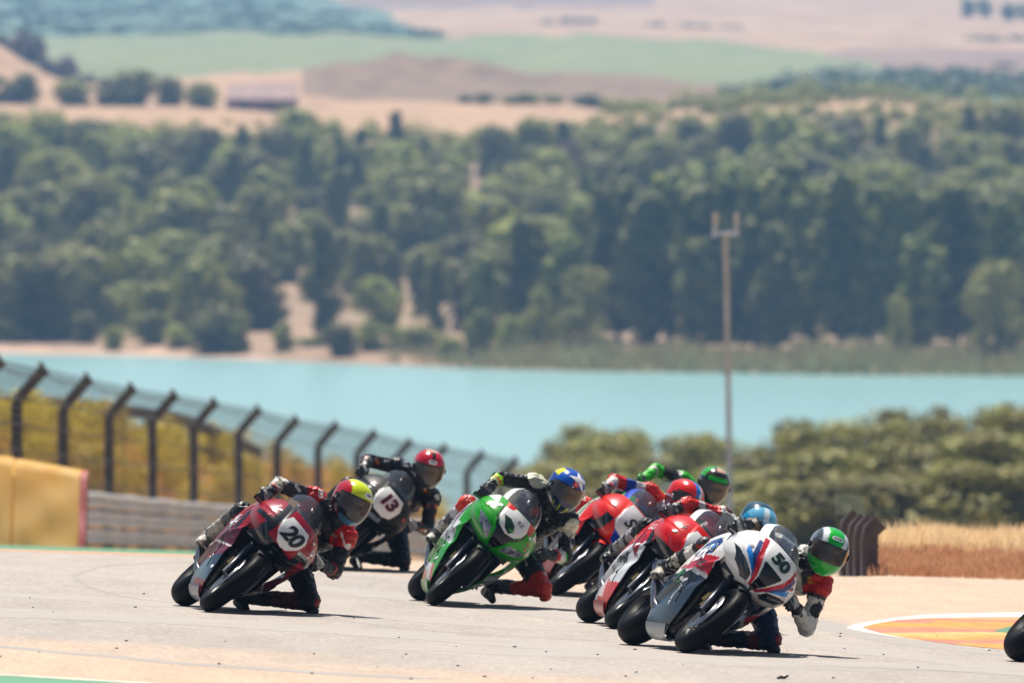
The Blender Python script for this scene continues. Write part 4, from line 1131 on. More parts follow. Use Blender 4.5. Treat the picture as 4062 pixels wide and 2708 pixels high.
def helmet_dirs(nu, nv, az0=-math.pi, az1=math.pi, e0=-1.05, e1=math.pi / 2, closed=True):
    return [[(a, e) for a in np.linspace(az0, az1, nu, endpoint=not closed)] for e in np.linspace(e0, e1, nv)]
def helmet_pt(a, e, k=1.):
    d = np.array([math.cos(e) * math.cos(a), math.cos(e) * math.sin(a), math.sin(e)])
    rr = 1 / ((abs(d[0]) / .158) ** 2.25 + (abs(d[1]) / .128) ** 2.25 + (abs(d[2]) / .150) ** 2.25) ** (1 / 2.25)
    p = d * rr
    f = max(0, math.cos(a))
    if e < .05: p[0] += .030 * f ** 2 * min(1, (.05 - e) / .6); p[2] -= .022 * f * min(1, (.05 - e) / .7)
    if e > .25 and f == 0: p[0] -= .012 * math.sin(min(1, (e - .25) / .5) * math.pi)          # rear fin
    p[1] *= 1 - .10 * max(0, -.35 - e)
    return p * k
def helmet(root, c, rot, hl, liv):
    mb = MB()
    pts = [[tuple(helmet_pt(a, e)) for a, e in row] for row in helmet_dirs(84, 54)]
    mb.grid(pts, cv=True)
    me = mb.mesh('helmet'); o = obj('helmet', me, M['helmet'], root)
    def cf(c_):
        n = np.linalg.norm(c_ / np.array([.158, .128, .150]), axis=1)
        az = np.arctan2(c_[:, 1], c_[:, 0]); el = np.arcsin(np.clip(c_[:, 2] / np.linalg.norm(c_, axis=1), -1, 1))
        out = np.asarray(liv(az, el, c_), float)
        rim = (np.abs(az) < 1.34) & (el > -.36) & (el < .36); out[rim] = (.01, .01, .01)
        return out
    paint_faces(me, cf)
    mb = MB()
    vp = []
    for e in np.linspace(-.33, .30, 15):
        lim = 1.26 - .5 * max(0, abs(e + .02) - .18)
        vp.append([tuple(helmet_pt(a, e, 1.022)) for a in np.linspace(-lim, lim, 31)])
    mb.grid(vp); v = mb.build('visor', M['visor'], o)
    for sg in (-1, 1):
        mb = MB(); p = Vector(helmet_pt(sg * 1.36, .02, 1.0)); n_ = Vector((0, sg, 0)); mb.tube([p - n_ * .01, p + n_ * .012], .020, 14)
        mb.build('visor_pivot', M['dark'], o)
    o.matrix_local = Matrix.Translation(c) @ rot.to_4x4() @ Matrix.Scale(1.05, 4)
    return o

def hand(root, name, grip, wrist, sg, colf):
    """gloved hand closed round the handlebar: palm, four bent fingers, thumb"""
    g, w = Vector(grip), Vector(wrist); ax = Vector((-.10, sg, -.12)).normalized()       # along the bar, outwards
    back = (w - g); back = (back - ax * back.dot(ax)).normalized(); up = ax.cross(back) * sg
    if up.z < 0: up = -up
    mb = MB()
    for k in (-.033, -.011, .011, .033): mb.capsule(g + ax * k + back * .055 + up * .018, g + ax * k + up * .034 + back * .012, .020, .018, 8)
    mb.capsule(w, g + back * .06 + up * .012, .036, .032, 10)
    for k, L in ((-.034, .92), (-.012, 1.0), (.011, .96), (.033, .84)):
        c = g + ax * k
        pts = [c + up * .032 + back * .005, c + up * .026 - back * .030 * L, c - back * .042 * L - up * .006, c - back * .026 * L - up * .034 * L, c - up * .036 * L + back * .002]
        for i in range(4): mb.capsule(pts[i], pts[i + 1], .0105 - .0008 * i, .0102 - .0008 * i, 7)
    t0 = g - ax * .045 + back * .045 + up * .004
    mb.capsule(t0, g - ax * .052 + back * .012 - up * .030, .013, .011, 7); mb.capsule(g - ax * .052 + back * .012 - up * .030, g - ax * .040 - back * .018 - up * .036, .011, .0095, 7)
    me = remesh(mb, name, .0055, 1)
    return obj(name, me, M['glove'], root, True, colf)
def boot(root, ankle, knee, sg, colf, splay):
    a, k = Vector(ankle), Vector(knee); d = (k - a).normalized(); mb = MB()
    mb.capsule(a + d * .20, a + d * .02, .060, .047, 12); mb.capsule(a, a + Vector((.0, 0, -.045)), .045, .040, 10)
    toe = a + Vector((.145, sg * splay, -.075)); heel = a + Vector((-.055, 0, -.065))
    mb.capsule(heel, a + Vector((.06, sg * splay * .4, -.062)), .034, .042, 10); mb.capsule(a + Vector((.05, sg * splay * .35, -.055)), toe, .043, .030, 10)
    me = remesh(mb, 'boot', .009, 2)
    return obj('boot', me, M['leather'], root, True, colf)

def rider(label, mw, over, suit, hl, hrot, hliv, gcol, bcol):
    root = empty('person', mw=mw); tag(root, label, 'person', 'riders leaning through the corner')
    J = {k: Vector(v) for k, v in POSE.items()}
    J.update({k: Vector(v) for k, v in over.items()})
    J['neck'] = J['rs'].lerp(J['ls'], .5) * .62 + J['head'] * .38 - Vector((.02, 0, .02))
    J['che'] = J['rs'].lerp(J['ls'], .5) + Vector((-.06, 0, -.05)); J['wai'] = J['pel'].lerp(J['che'], .5) + Vector((-.02, 0, .03))
    rw = J['rh'] + (J['re'] - J['rh']).normalized() * .075 + Vector((0, 0, .02)); lw = J['lh'] + (J['le'] - J['lh']).normalized() * .075 + Vector((0, 0, .02))
    bones = [('pelvis', 'pel', 'wai'), ('torso', 'wai', 'che'), ('sho', 'rs', 'ls'), ('neck', 'che', 'neck'), ('uaR', 'rs', 're'), ('faR', 're', 'rh'), ('uaL', 'ls', 'le'), ('faL', 'le', 'lh'),
             ('thR', 'rhip', 'rk'), ('shR', 'rk', 'ra'), ('thL', 'lhip', 'lk'), ('shL', 'lk', 'la')]
    seg = []; mb = MB()
    for n_, a, b_ in bones:
        p, q = J[a], J[b_]
        if n_ == 'faR': q = rw
        if n_ == 'faL': q = lw
        ra, rb = RAD[n_]; seg.append((n_, np.array(p), np.array(q), (ra + rb) / 2)); mb.capsule(p, q, ra, rb, 14)
    lat = (J['ls'] - J['rs']).normalized()
    for t, w_, r_ in ((.15, .07, .115), (.45, .055, .12), (.75, .075, .125), (1., .09, .115)):
        c = J['pel'].lerp(J['che'], t); mb.capsule(c - lat * w_, c + lat * w_, r_, r_, 12)
    mb.capsule(J['rhip'], J['lhip'], .115, .115, 12)
    for s_, e_ in (('rs', 're'), ('ls', 'le')): mb.ellipsoid(J[s_] + (J[e_] - J[s_]) * .10, (.088, .082, .088)); mb.ellipsoid(J[e_], (.062, .062, .062))
    for k_, h_ in (('rk', 'rhip'), ('lk', 'lhip')): mb.ellipsoid(J[k_], (.075, .073, .075))
    hump = J['rs'].lerp(J['ls'], .5) + Vector((-.10, 0, .085)); mb.ellipsoid(hump, (.13, .085, .055), Euler((0, -.45, 0)).to_matrix())
    seg.append(('hump', np.array(hump), np.array(hump + Vector((.01, 0, 0))), .07))
    for h_, k_ in (('rhip', 'rk'), ('lhip', 'lk')): mb.capsule(J[h_].lerp(J[k_], .25), J[h_].lerp(J[k_], .6), .096, .088, 12)
    me = remesh(mb, 'racing_suit', .0092, 7)
    nv = len(me.vertices); co = np.zeros(nv * 3); no = np.zeros(nv * 3); me.vertices.foreach_get('co', co); me.vertices.foreach_get('normal', no)
    co = co.reshape(-1, 3); no = no.reshape(-1, 3); sd_ = sum(map(ord, label)) % 97
    rid = 1 - np.abs(2 * vnoise(co[:, 0] * 24 + co[:, 1] * 9 + 50, co[:, 2] * 34 - co[:, 1] * 26 + 50, sd_) - 1)      # leather creases
    rid2 = 1 - np.abs(2 * vnoise(co[:, 1] * 40 + 90, co[:, 0] * 30 + co[:, 2] * 42 + 90, sd_ + 1) - 1)
    co = co + no * ((rid ** 2 - .45) * .011 + (rid2 ** 2 - .45) * .006)[:, None]
    me.vertices.foreach_set('co', co.ravel()); me.update()
    def cf(c):
        best = np.full(len(c), 1e9); bi = np.zeros(len(c), int); bt = np.zeros(len(c))
        for i, (n_, p, q, r_) in enumerate(seg):
            d = q - p; L2 = (d @ d) + 1e-9; t = np.clip((c - p) @ d / L2, 0, 1)
            dist = np.linalg.norm(c - (p + t[:, None] * d), axis=1) - r_
            m_ = dist < best; best[m_] = dist[m_]; bi[m_] = i; bt[m_] = t[m_]
        out = np.zeros((len(c), 3)); names = [s_[0] for s_ in seg]
        for i, n_ in enumerate(names):
            bands = suit.get(n_, suit['base']); m_ = bi == i
            if not isinstance(bands, list): out[m_] = bands; continue
            t0 = 0
            for t1, cc in bands:
                mm = m_ & (bt >= t0) & (bt <= t1 + 1e-6); out[mm] = cc; t0 = t1
        for (jn, off, r_, cc) in suit.get('spots', []):
            p = np.array(J[jn]) + np.array(off); out[np.linalg.norm(c - p, axis=1) < r_] = cc
        rp = random.Random(label)
        for k in range(26):                                   # sponsor patches and piping on the leathers
            n_, p, q, r_ = seg[rp.choice([0, 1, 1, 2, 4, 4, 5, 6, 6, 7, 8, 9, 10, 11])]; ctr = p + (q - p) * rp.uniform(.15, .9)
            dr = np.array([rp.gauss(.6, .6), rp.gauss(0, 1), rp.gauss(.2, .8)]); dr /= np.linalg.norm(dr); ctr = ctr + dr * r_
            u_ = np.cross(dr, [0.3, .2, 1]); u_ /= np.linalg.norm(u_); v_ = np.cross(dr, u_); a_, b_ = rp.uniform(.018, .042), rp.uniform(.007, .015)
            d_ = c - ctr; out[(np.abs(d_ @ u_) < a_) & (np.abs(d_ @ v_) < b_) & (np.abs(d_ @ dr) < .05)] = rp.choice(suit.get('patch', [H('d8d4cc'), H('c9c4bc'), H('6a6a70')]))
        return out
    body = obj('racing_suit', me, M['leather'], root, True, cf)
    # knee sliders
    for k_, sg in (('lk', 1), ('rk', -1)):
        mb = MB(); out_ = Vector((.25, sg * 1.0, -.55 if sg > 0 else .0)).normalized(); mb.ellipsoid(J[k_] + out_ * (.070 if sg > 0 else .052), (.048, .048, .030 if sg > 0 else .020), out_.to_track_quat('Z', 'Y').to_matrix(), 12, 8)
        mb.build('knee_slider', M['dark'] if suit.get('slider') is None else suit['slider'], root)
    hand(root, 'glove', J['rh'], rw, -1, gcol); hand(root, 'glove', J['lh'], lw, 1, gcol)
    boot(root, J['ra'], J['rk'], -1, bcol, .02); boot(root, J['la'], J['lk'], 1, bcol, .07)
    hm = helmet(root, J['head'], hrot, hl, hliv)
    return root, hm

# ================================================================== LIVERIES
Cw, Ck, Cr = H('f0efec'), H('0c0c0e'), H('c01a22')
def fill(c, color): return np.tile(np.asarray(color, float), (len(c), 1))
def liv_20(part, c):
    x, y, z = c.T; ay = np.abs(y); red, mar, blu = H('98101f'), H('661027'), H('566c7c'); o = fill(c, red)
    if part == 'nose':
        o[(ay > .125) & (z < .80) & (x > .60)] = Ck; o[(z < .70)] = Ck
        o[(ay > .19) & (z < .76)] = red
        o[inpoly(y, z, [(-.16, .98), (-.10, .98), (-.13, .70), (-.20, .70)])] = H('15161c')
        o[inpoly(y, z, [(.13, .74), (.25, .78), (.25, .82), (.12, .78)])] = H('15161c')
        o[inpoly(y, z, [(-.088, .92), (.088, .92), (.122, .855), (.105, .78), (.05, .715), (0, .70), (-.05, .715), (-.105, .78), (-.122, .855)]) & (x > .62)] = Cw
    elif part == 'side':
        o[z < .60] = mar; o[z < .60 - .35 * (.5 - x)] = mar
        lim = .40 - .25 * (.45 - x)
        o[z < lim] = blu; o[(z < lim) & (x > .30)] = H('2a3a4c')
        o[(z < .19) & (x > -.1)] = H('8a1a28')
        o[(np.abs(z - .43 - .1 * x) < .006)] = Cw
        o[inpoly(x, z, [(.50, .93), (.44, .93), (.36, .58), (.42, .58)])] = H('15161c')
        o[inpoly(x, z, [(.36, .66), (.22, .70), (.20, .62), (.30, .56)])] = H('b9b6bd')
    elif part == 'belly': o[:] = H('37495a')
    elif part == 'mudguard': o[:] = H('15161c')
    elif part == 'tail': o[:] = mar
    return o
def liv_50(part, c):
    x, y, z = c.T; ay = np.abs(y); o = fill(c, Cw); lb, db, red, navy = H('2f86d6'), H('1d3f7c'), H('b81c2c'), H('1c2733')
    if part == 'nose':
        o[inpoly(ay, z, [(.060, .635), (.10, .635), (.20, .69), (.272, .775), (.235, .765), (.16, .725), (.085, .685)])] = H('0e1216')     # lamp surround
        o[inpoly(ay, z, [(0, .61), (.018, .635), (.080, .79), (.080, .815), (0, .815)])] = H('0e1015')                                 # centre intake
        o[inpoly(ay, z, [(.018, .635), (.042, .640), (.138, .79), (.165, .90), (.165, .955), (.135, .955), (.128, .88), (.104, .80)])] = red
        o[inpoly(ay, z, [(.055, .660), (.072, .675), (.172, .79), (.190, .87), (.190, .905), (.165, .905), (.160, .87), (.138, .79)])] = db
        o[inpoly(ay, z, [(.085, .690), (.105, .705), (.205, .775), (.225, .825), (.195, .815), (.172, .79)])] = lb
    elif part == 'side':
        o[z < .72 - .5 * (.5 - x)] = H('d8d6d2')
        top = inpoly(x, z, [(.42, .76), (.30, .80), (.14, .74), (.10, .62), (.22, .60), (.40, .66)]); o[top] = db
        o[inpoly(x, z, [(.27, .71), (.16, .69), (.13, .62), (.24, .615)])] = H('b9bcc0')
        o[inpoly(x, z, [(.50, .66), (.14, .60), (.09, .49), (.47, .52)])] = red
        o[inpoly(x, z, [(.46, .53), (.10, .50), (.11, .485), (.46, .515)])] = H('d6d6d6')
        lo = (z < .50 - .06 * (.45 - x)); t_ = smooth01(((.10 - x) * 1.6 + (.36 - z) * 1.6) * 1.5)[:, None]
        grad = H('26313d')[None] * (1 - t_) + H('465a6a')[None] * t_; o[lo] = grad[lo]  # navy to grey-blue, with a bluish sky reflection painted into the lighter end
        o[lo & (z < .14)] = H('7d8084')
    elif part == 'belly': o[:] = H('8c9aa0')
    elif part == 'mudguard': o[:] = H('16222c')
    elif part == 'tank': o[:] = H('1d3f7c')
    return o
def liv_kaw(part, c):
    x, y, z = c.T; ay = np.abs(y); gr = H('2a9a22'); o = fill(c, gr)
    if part == 'nose':
        o[inpoly(ay, z, [(0, .60), (.02, .63), (.06, .70), (.085, .80), (.0, .80)])] = Ck
        o[inpoly(ay, z, [(0, .975), (.10, .975), (.130, .92), (.115, .84), (.075, .795), (0, .775)])] = Cw
        o[inpoly(y, z, [(-.13, .98), (-.05, .98), (-.07, .945), (-.128, .93)])] = H('d43324')
        o[inpoly(y, z, [(.095, .98), (.17, .98), (.16, .90), (.125, .90)])] = H('d43324')
        o[inpoly(ay, z, [(.132, .92), (.142, .925), (.135, .83), (.085, .76), (.075, .775), (.118, .84)])] = Ck
        o[(ay > .19) & (z > .905)] = H('e8e8e4')
    elif part == 'side':
        o[(z > .45) & (x < .42)] = H('dcdfe2'); o[(z > .80)] = gr
        o[(z > .62) & (x > .36)] = gr
        o[inpoly(x, z, [(.33, .74), (.22, .76), (.20, .60), (.30, .60)])] = H('9a8fa4')
        o[inpoly(x, z, [(.10, .62), (.16, .62), (.10, .50), (.06, .50)])] = H('4a5a6a')
        o[(z < .26) & (x < .28)] = H('d9dcdd'); o[(z < .26) & (np.abs(x - .24) < .03)] = H('d43324'); o[(z < .21) & (x < .06)] = H('cf9470')
        o[(z < .16) & (x > .05)] = H('2a8a24')
    elif part == 'belly': o[:] = H('2a8a24')
    elif part == 'mudguard': o[:] = H('14331a')
    elif part == 'tank': o[:] = Cw
    return o
def liv_13(part, c):
    x, y, z = c.T; o = fill(c, H('0e0e10'))
    if part == 'nose':
        o[inpoly(y, z, [(-.095, .945), (.095, .945), (.135, .86), (.11, .755), (.05, .72), (-.05, .72), (-.11, .755), (-.135, .86)]) & (x > .6)] = Cw
        o[inpoly(y, z, [(-.06, .68), (.07, .70), (.07, .66), (-.05, .645)])] = H('8a93a0')
    elif part == 'side': o[inpoly(x, z, [(.4, .62), (.15, .58), (.15, .54), (.4, .57)])] = H('5a4a38')
    return o
def liv_apr(part, c):
    x, y, z = c.T; ay = np.abs(y); red, blue = H('e2281c'), H('2448b4'); o = fill(c, red)
    if part == 'nose':
        o[(ay > .13) & (z < .77) & (ay < .20)] = Ck
        o[inpoly(y, z, [(-.10, .97), (.12, .97), (.15, .88), (.13, .77), (.05, .70), (-.05, .70), (-.12, .77), (-.125, .88)]) & (x > .55)] = H('e6e2e2')
        o[inpoly(y, z, [(-.07, .72), (-.02, .64), (.05, .62), (.06, .70), (.0, .71)])] = blue
    elif part == 'side':
        o[(z > .50) & (x < .36)] = H('e4e6e2'); o[(z > .50) & (x < .29)] = H('24a33c'); o[(z > .50) & (x < .22)] = H('e4e6e2')
        o[(z > .50) & (x < .12)] = H('c21f34'); o[(z < .5)] = H('1b2430'); o[(z < .28)] = H('8d1c22')
    elif part == 'mudguard': o[:] = H('15161c'); o[y < -.02] = red
    elif part == 'tank': o[:] = blue
    elif part == 'belly': o[:] = H('8d1c22')
    return o
def liv_duc(part, c):
    x, y, z = c.T; ay = np.abs(y); red = H('d6201f'); o = fill(c, red)
    if part == 'nose':
        o[inpoly(y, z, [(-.10, .93), (.10, .93), (.13, .86), (.06, .71), (-.06, .71), (-.13, .86)])] = Cw; o[(z < .70)] = Ck
    elif part == 'side':
        o[(z < .62 - .3 * (.4 - x)) & (z > .30 - .1 * (.4 - x))] = H('dfe2e4')
        o[inpoly(x, z, [(.44, .66), (.30, .70), (.24, .60), (.42, .50)])] = H('a5182a')
        o[inpoly(x, z, [(.50, .93), (.40, .93), (.46, .60), (.52, .60)])] = H('1a1c22')
        o[(z < .30 - .1 * (.4 - x))] = red; o[(z < .30) & (x < .08) & (z > .17)] = H('e9d5d6'); o[(x < -.14) & (z < .32)] = H('b4c8d2')
        o[(z < .15)] = H('b01c22')
    elif part == 'belly': o[:] = H('a01a20')
    elif part == 'mudguard': o[:] = H('181a1f')
    elif part == 'tail': o[:] = Cw
    return o
def liv_k2(part, c):
    x, y, z = c.T; o = fill(c, H('2f9e28'))
    if part == 'side': o[z < .5] = Ck
    if part == 'nose': o[(np.abs(y) < .11) & (z > .74)] = Cw
    return o
def liv_8(part, c):
    x, y, z = c.T; o = fill(c, H('e6e8ec')); blue = H('2a4da0')
    if part == 'side': o[z < .45] = blue; o[(z < .30) & (x < -.02)] = H('dfe4ea'); o[(z < .24) & (x < .1) & (x > -.16)] = blue
    if part == 'nose': o[np.abs(y) > .13] = blue
    if part == 'belly': o[:] = blue
    return o

def h_yellow(az, el, c):
    o = fill(c, H('17181c')); yl, red = H('d8e60e'), H('b5121c')
    o[(el > -.1) & (az < -.95)] = red; o[(el > .30)] = red
    o[(el > .30) & (c[:, 1] > -.082)] = yl; o[(el > .15) & (az > 1.0)] = yl
    o[(el > .9) & (c[:, 0] < -.03)] = red
    o[(el < -.1) & (np.abs(az) < 1.3)] = H('16191f'); o[(el < -.62) & (np.abs(az) < .8)] = H('5a7c96')
    return o
def h_green(az, el, c):
    o = fill(c, H('6f767a')); gr = H('1fb536')
    o[(np.sin(az * 5) * .2 + el > .55)] = H('3f4a4e'); o[(el > .2) & (np.abs(c[:, 1]) > .05) & (np.abs(c[:, 1]) < .085)] = H('e6e8e8'); o[(el < .1) & (el > -.5) & (np.abs(az) > 1.6)] = H('e2e4e4')
    o[(el > .28) & (np.abs(c[:, 1]) < .052) & (c[:, 0] > -.09)] = gr
    o[(el < -.30) & (np.abs(az) < 1.35)] = gr
    return o
def h_blue(az, el, c):
    o = fill(c, H('0f3a8c')); o[(el > .2) & (c[:, 0] > .02)] = H('1a54b4')
    o[(el > .55) & (c[:, 1] < -.072) & (c[:, 0] < .03)] = H('e0d92c'); o[(el < -.05) & (np.abs(az) > 1.2)] = H('12161f')
    o[(el < -.25) & (np.abs(az) < 1.4)] = H('1d2a44'); o[(el < -.55) & (np.abs(az) < 1.1) & (np.sin(az * 16) > .75)] = H('aab23a')
    return o
def h_red(az, el, c):
    o = fill(c, H('b9b4b4')); rd = H('c2152a')
    o[(el > .26) & (c[:, 0] > -.06)] = rd; o[(el > .42) & (np.abs(c[:, 1]) < .016)] = H('26181a'); o[(el > 1.2)] = H('d8b09a')  # pale peach crown: sun glare put into the shell colour
    o[(el < -.25) & (np.abs(az) < 1.2)] = H('34363a'); o[(el < .2) & (el > -.6) & (np.abs(az) > 1.4)] = H('55585c')
    return o
def h_tri(az, el, c):
    o = fill(c, H('e6e2e2')); o[(c[:, 1] < -.03)] = H('dd2a1e'); o[(c[:, 1] > -.03) & (c[:, 1] < .01) & (el > .1)] = H('3a7fcf')
    o[(el > .3) & (az > .25) & (az < .7)] = H('dd2a1e'); o[(el < -.2)] = H('b9c4d2'); o[(el < -.3) & (az < 0)] = H('c22a22')
    return o
def h_sky(az, el, c):
    o = fill(c, H('4f9fcb')); o[(el > .6)] = H('86bfdc'); o[(el > .75) & (np.abs(c[:, 1]) < .02)] = H('d9e8ee'); o[(np.abs(az) > 1.5)] = H('274a58'); o[(el < .5) & (el > .25) & (np.abs(c[:, 1]) < .05)] = H('1f5a96'); o[el < -.3] = H('16324a')
    return o
def h_k2(az, el, c):
    o = fill(c, H('14181a')); gr = H('2fae2e')
    o[(el > .28) & (el < .62) & (np.abs(az) < .6)] = gr; o[(el > .95) & (c[:, 1] > -.02)] = H('d6b49c'); o[(np.abs(az) > .9) & (el > .45)] = gr; o[(el > .66) & (el < .72)] = H('5a2420')
    return o
def glove_col(a, b_):
    return lambda c: np.where((vnoise(c[:, 0] * 38 + 9, c[:, 2] * 38 + c[:, 1] * 27, 5) > .56)[:, None], np.asarray(b_)[None], np.asarray(a)[None])
def boot_col(a, b_, zsplit):
    return lambda c: np.where(((c[:, 2] > zsplit) & (c[:, 1] < 0))[:, None], np.asarray(a)[None], np.asarray(b_ if True else a)[None])
M['redslider'] = mat('red_knee_slider', H('d63620'), rough=.5)

def hr(roll, yaw, pitch): return Matrix.Rotation(R(roll), 3, 'X') @ Matrix.Rotation(R(yaw), 3, 'Z') @ Matrix.Rotation(R(pitch), 3, 'Y')
def hpatch(hm, az, el, w, h, base, txt, tm, size, roll=0):
    """a maker's patch on a helmet"""
    d = Vector((math.cos(el) * math.cos(az), math.cos(el) * math.sin(az), math.sin(el))); u = Vector((-math.sin(az), math.cos(az), 0)); v = d.cross(u)
    p = Vector(helmet_pt(az, el)); pt = lay(hm.data, shape_mesh(rrect(w, h)), 'badge', base, hm, p, u, v, d, .003, 3)
    decal(hm.data, txt, 'lettering', tm, pt, p, u, v, size, direction=d, lift=.0055, cuts=1, bold=.001)

BK, WH, GY = H('131316'), H('e9e5dd'), H('6b6762')
RIDE = []
# ---- 20: dark red
mw = bike_matrix((828, 2424), 557, 50.5, 10)
root, nose, sides = motorcycle('dark red racing motorcycle with number 20 on its white nose plate', mw, liv_20, dict(seed=3, lamps=False, fork='blueano'))
decal(nose.data, '20', 'number', M['black'], nose, (.86, .0, .815), (0, 1, 0), (0, 0, 1), .165, .25, (1, 0, 0), .009, 2, spacing=.92, bold=.006)
decal(nose.data, 'BRIXX', 'lettering', M['white'], nose, (.84, .175, .79), (0, 1, .22), (0, -.22, 1), .04, 0, (1, .3, 0), .005, 1)
decal(sides[-1].data, 'DC', 'lettering', M['white'], sides[-1], (.30, -.26, .64), (1, 0, .3), (-.3, 0, 1), .10, 0, (0, -1, 0), .005, 1)
for yy, zz, t in ((-.205, .90, 'GK'), (.19, .86, 'GK')): decal(nose.data, t, 'lettering', M['white'], nose, (.7, yy, zz), (-.5 * np.sign(yy) * -1, 1, 0) if yy < 0 else (-.5, 1, 0), (0, 0, 1), .055, 0, (.6, np.sign(yy) * .6, 0), .005, 1)
rd = H('c8261c')
suit = dict(patch=[WH, rd, H('9a968e')], base=BK, uaR=[(.32, rd), (1, H('3b3935'))], faR=[(.18, H('c9c4b8')), (.62, H('b9b3a6')), (.72, rd), (1, BK)], uaL=[(.38, rd), (.6, BK), (1, BK)], faL=[(.3, BK), (.4, rd), (1, BK)], sho=[(.12, rd), (.30, BK), (.8, BK), (1, rd)],
            shR=[(.4, GY), (1, H('b3ada2'))], shL=[(.55, H('5a1a1c')), (1, BK)], thL=BK, thR=BK, torso=BK, hump=BK,
            spots=[('ls', (.07, .06, -.05), .026, WH), ('le', (.03, .03, .10), .03, H('bdb8ae')), ('rs', (.05, -.02, .06), .028, WH), ('re', (.02, 0, .05), .035, H('dcd7cc')), ('lk', (.05, .03, .03), .03, H('a82018'))])
r_, hm = rider('rider in black and red leathers with a fluorescent yellow helmet on bike 20', mw, dict(head=(.33, .15, 1.365), rs=(.06, .0, 1.20), ls=(.13, .34, 1.20), re=(.17, -.26, 1.05), le=(.20, .47, .96), lk=(.06, .55, .70), la=(-.33, .26, .40), lh=(.44, .315, .86), rh=(.43, -.30, .875)), suit, 0, hr(26, 16, 6), h_yellow, glove_col(BK, H('b9b6ae')), boot_col(H('cfc9be'), BK, .38))
hpatch(hm, .30, .56, .036, .020, M['white'], 'ARAI', M['black'], .021)
# ---- 50: white, blue and red
mw = bike_matrix((2720, 2588), 598, 50, 15)
root, nose, sides = motorcycle('white racing motorcycle with blue and red stripes and number 50 on its nose', mw, liv_50, dict(seed=4, screen_trim=H('e8e8e6'), lamps=True, lamp_shape=[(-.055, -.045), (-.01, -.04), (.045, .0), (.085, .042), (.035, .030), (-.03, -.008)], lamp_z=.712, fork='blueano', goldfork=False))
nb = decal(nose.data, '50', 'number', M['ggreen'], nose, (.86, .0, .898), (0, 1, 0), (0, 0, 1), .145, .12, (1, 0, .3), .005, 2, spacing=.98, bold=.0085)
decal(nose.data, '50', 'number', M['black'], nose, (.86, .0, .898), (0, 1, 0), (0, 0, 1), .145, .12, (1, 0, .3), .0095, 2, spacing=.98, bold=.0055)
sd = sides[-1]
lay(sd.data, shape_mesh([(-.05, -.045), (.045, -.045), (.06, .04), (.0, .06), (-.055, .03)]), 'number_panel', M['ggreen'], sd, (.11, -.24, .45), (1, 0, 0), (0, 0, 1), (0, -1, 0), .004, 3)
lay(sd.data, shape_mesh([(-.044, -.039), (.040, -.039), (.053, .036), (.0, .053), (-.048, .026)]), 'number_panel', M['black'], sd, (.11, -.24, .45), (1, 0, 0), (0, 0, 1), (0, -1, 0), .0065, 3)
decal(sd.data, '50', 'number', M['ggreen'], sd, (.11, -.24, .45), (1, 0, 0), (0, 0, 1), .075, .1, (0, -1, 0), .009, 1, bold=.001)
circ = lambda r_: [(r_ * math.cos(a), r_ * math.sin(a)) for a in np.linspace(0, 6.283, 20, endpoint=False)]
bd = lay(sd.data, shape_mesh(circ(.034)), 'badge', M['white'], sd, (.37, -.25, .70), (1, 0, 0), (0, 0, 1), (0, -1, 0), .005, 2)
lay(sd.data, shape_mesh(circ(.030)), 'badge_ring', M['black'], bd, (.37, -.25, .70), (1, 0, 0), (0, 0, 1), (0, -1, 0), .007, 2)
lay(sd.data, shape_mesh(circ(.022)), 'badge_centre', M['bluedec'], bd, (.37, -.25, .70), (1, 0, 0), (0, 0, 1), (0, -1, 0), .009, 2)
decal(sd.data, 'ZX', 'lettering', M['white'], sd, (.25, -.25, .62), (1, 0, .25), (-.25, 0, 1), .12, .3, (0, -1, 0), .005, 1, bold=.004)
decal(sd.data, 'AXION', 'lettering', M['white'], sd, (.17, -.2, .33), (.35, 0, 1), (-1, 0, .35), .05, 0, (0, -1, 0), .005, 1)
rd = H('c22a26')
suit = dict(patch=[WH, rd, H('2f5fa8'), BK], base=BK, torso=H('cfcac2'), pelvis=BK, hump=WH, uaR=[(.45, WH), (1, BK)], faR=[(.5, H('a98f72')), (1, BK)], sho=[(.3, H('9fa6b2')), (.6, H('d9d4cc')), (.8, H('3a3a3e')), (1, rd)], uaL=[(.28, rd), (.36, BK), (.75, H('e4ded6')), (1, WH)], faL=[(.10, rd), (.85, WH), (1, BK)],
            thR=[(.7, H('25427a')), (1, BK)], shR=[(.35, WH), (1, BK)], thL=[(.6, H('1b2a4c')), (1, H('1b2a4c'))], shL=[(.3, H('6e1a22')), (1, H('16203a'))],
            spots=[('neck', (.06, .10, -.10), .045, H('d89a1c')), ('neck', (.07, .05, -.13), .05, H('c9c6c0')), ('ls', (.05, .05, -.09), .03, H('24282e')), ('le', (.03, -.05, .12), .05, BK), ('le', (.05, .02, .12), .03, H('3a66b0')), ('lk', (.05, .02, .04), .04, H('8a1c24')), ('rk', (.04, -.05, .04), .06, BK), ('rk', (.05, -.06, -.03), .035, rd)])
r_, hm = rider('rider in white, red and black leathers with a green and silver helmet on bike 50', mw, dict(head=(.33, .255, 1.29), rs=(.07, .07, 1.10), ls=(.15, .43, 1.15), re=(.18, -.17, 1.04), rh=(.43, -.295, .88), le=(.20, .585, .87), lh=(.44, .33, .84), pel=(-.28, .17, .84), rk=(.02, -.25, .72), lk=(.06, .52, .655), la=(-.33, .29, .40), ra=(-.36, -.25, .48)), suit, 0, hr(27, -4, 8), h_green, glove_col(BK, H('c4c2bc')), boot_col(H('c4bdb0'), BK, .40))
hpatch(hm, .05, .66, .038, .015, M['white'], 'SHOEI', M['black'], .020)
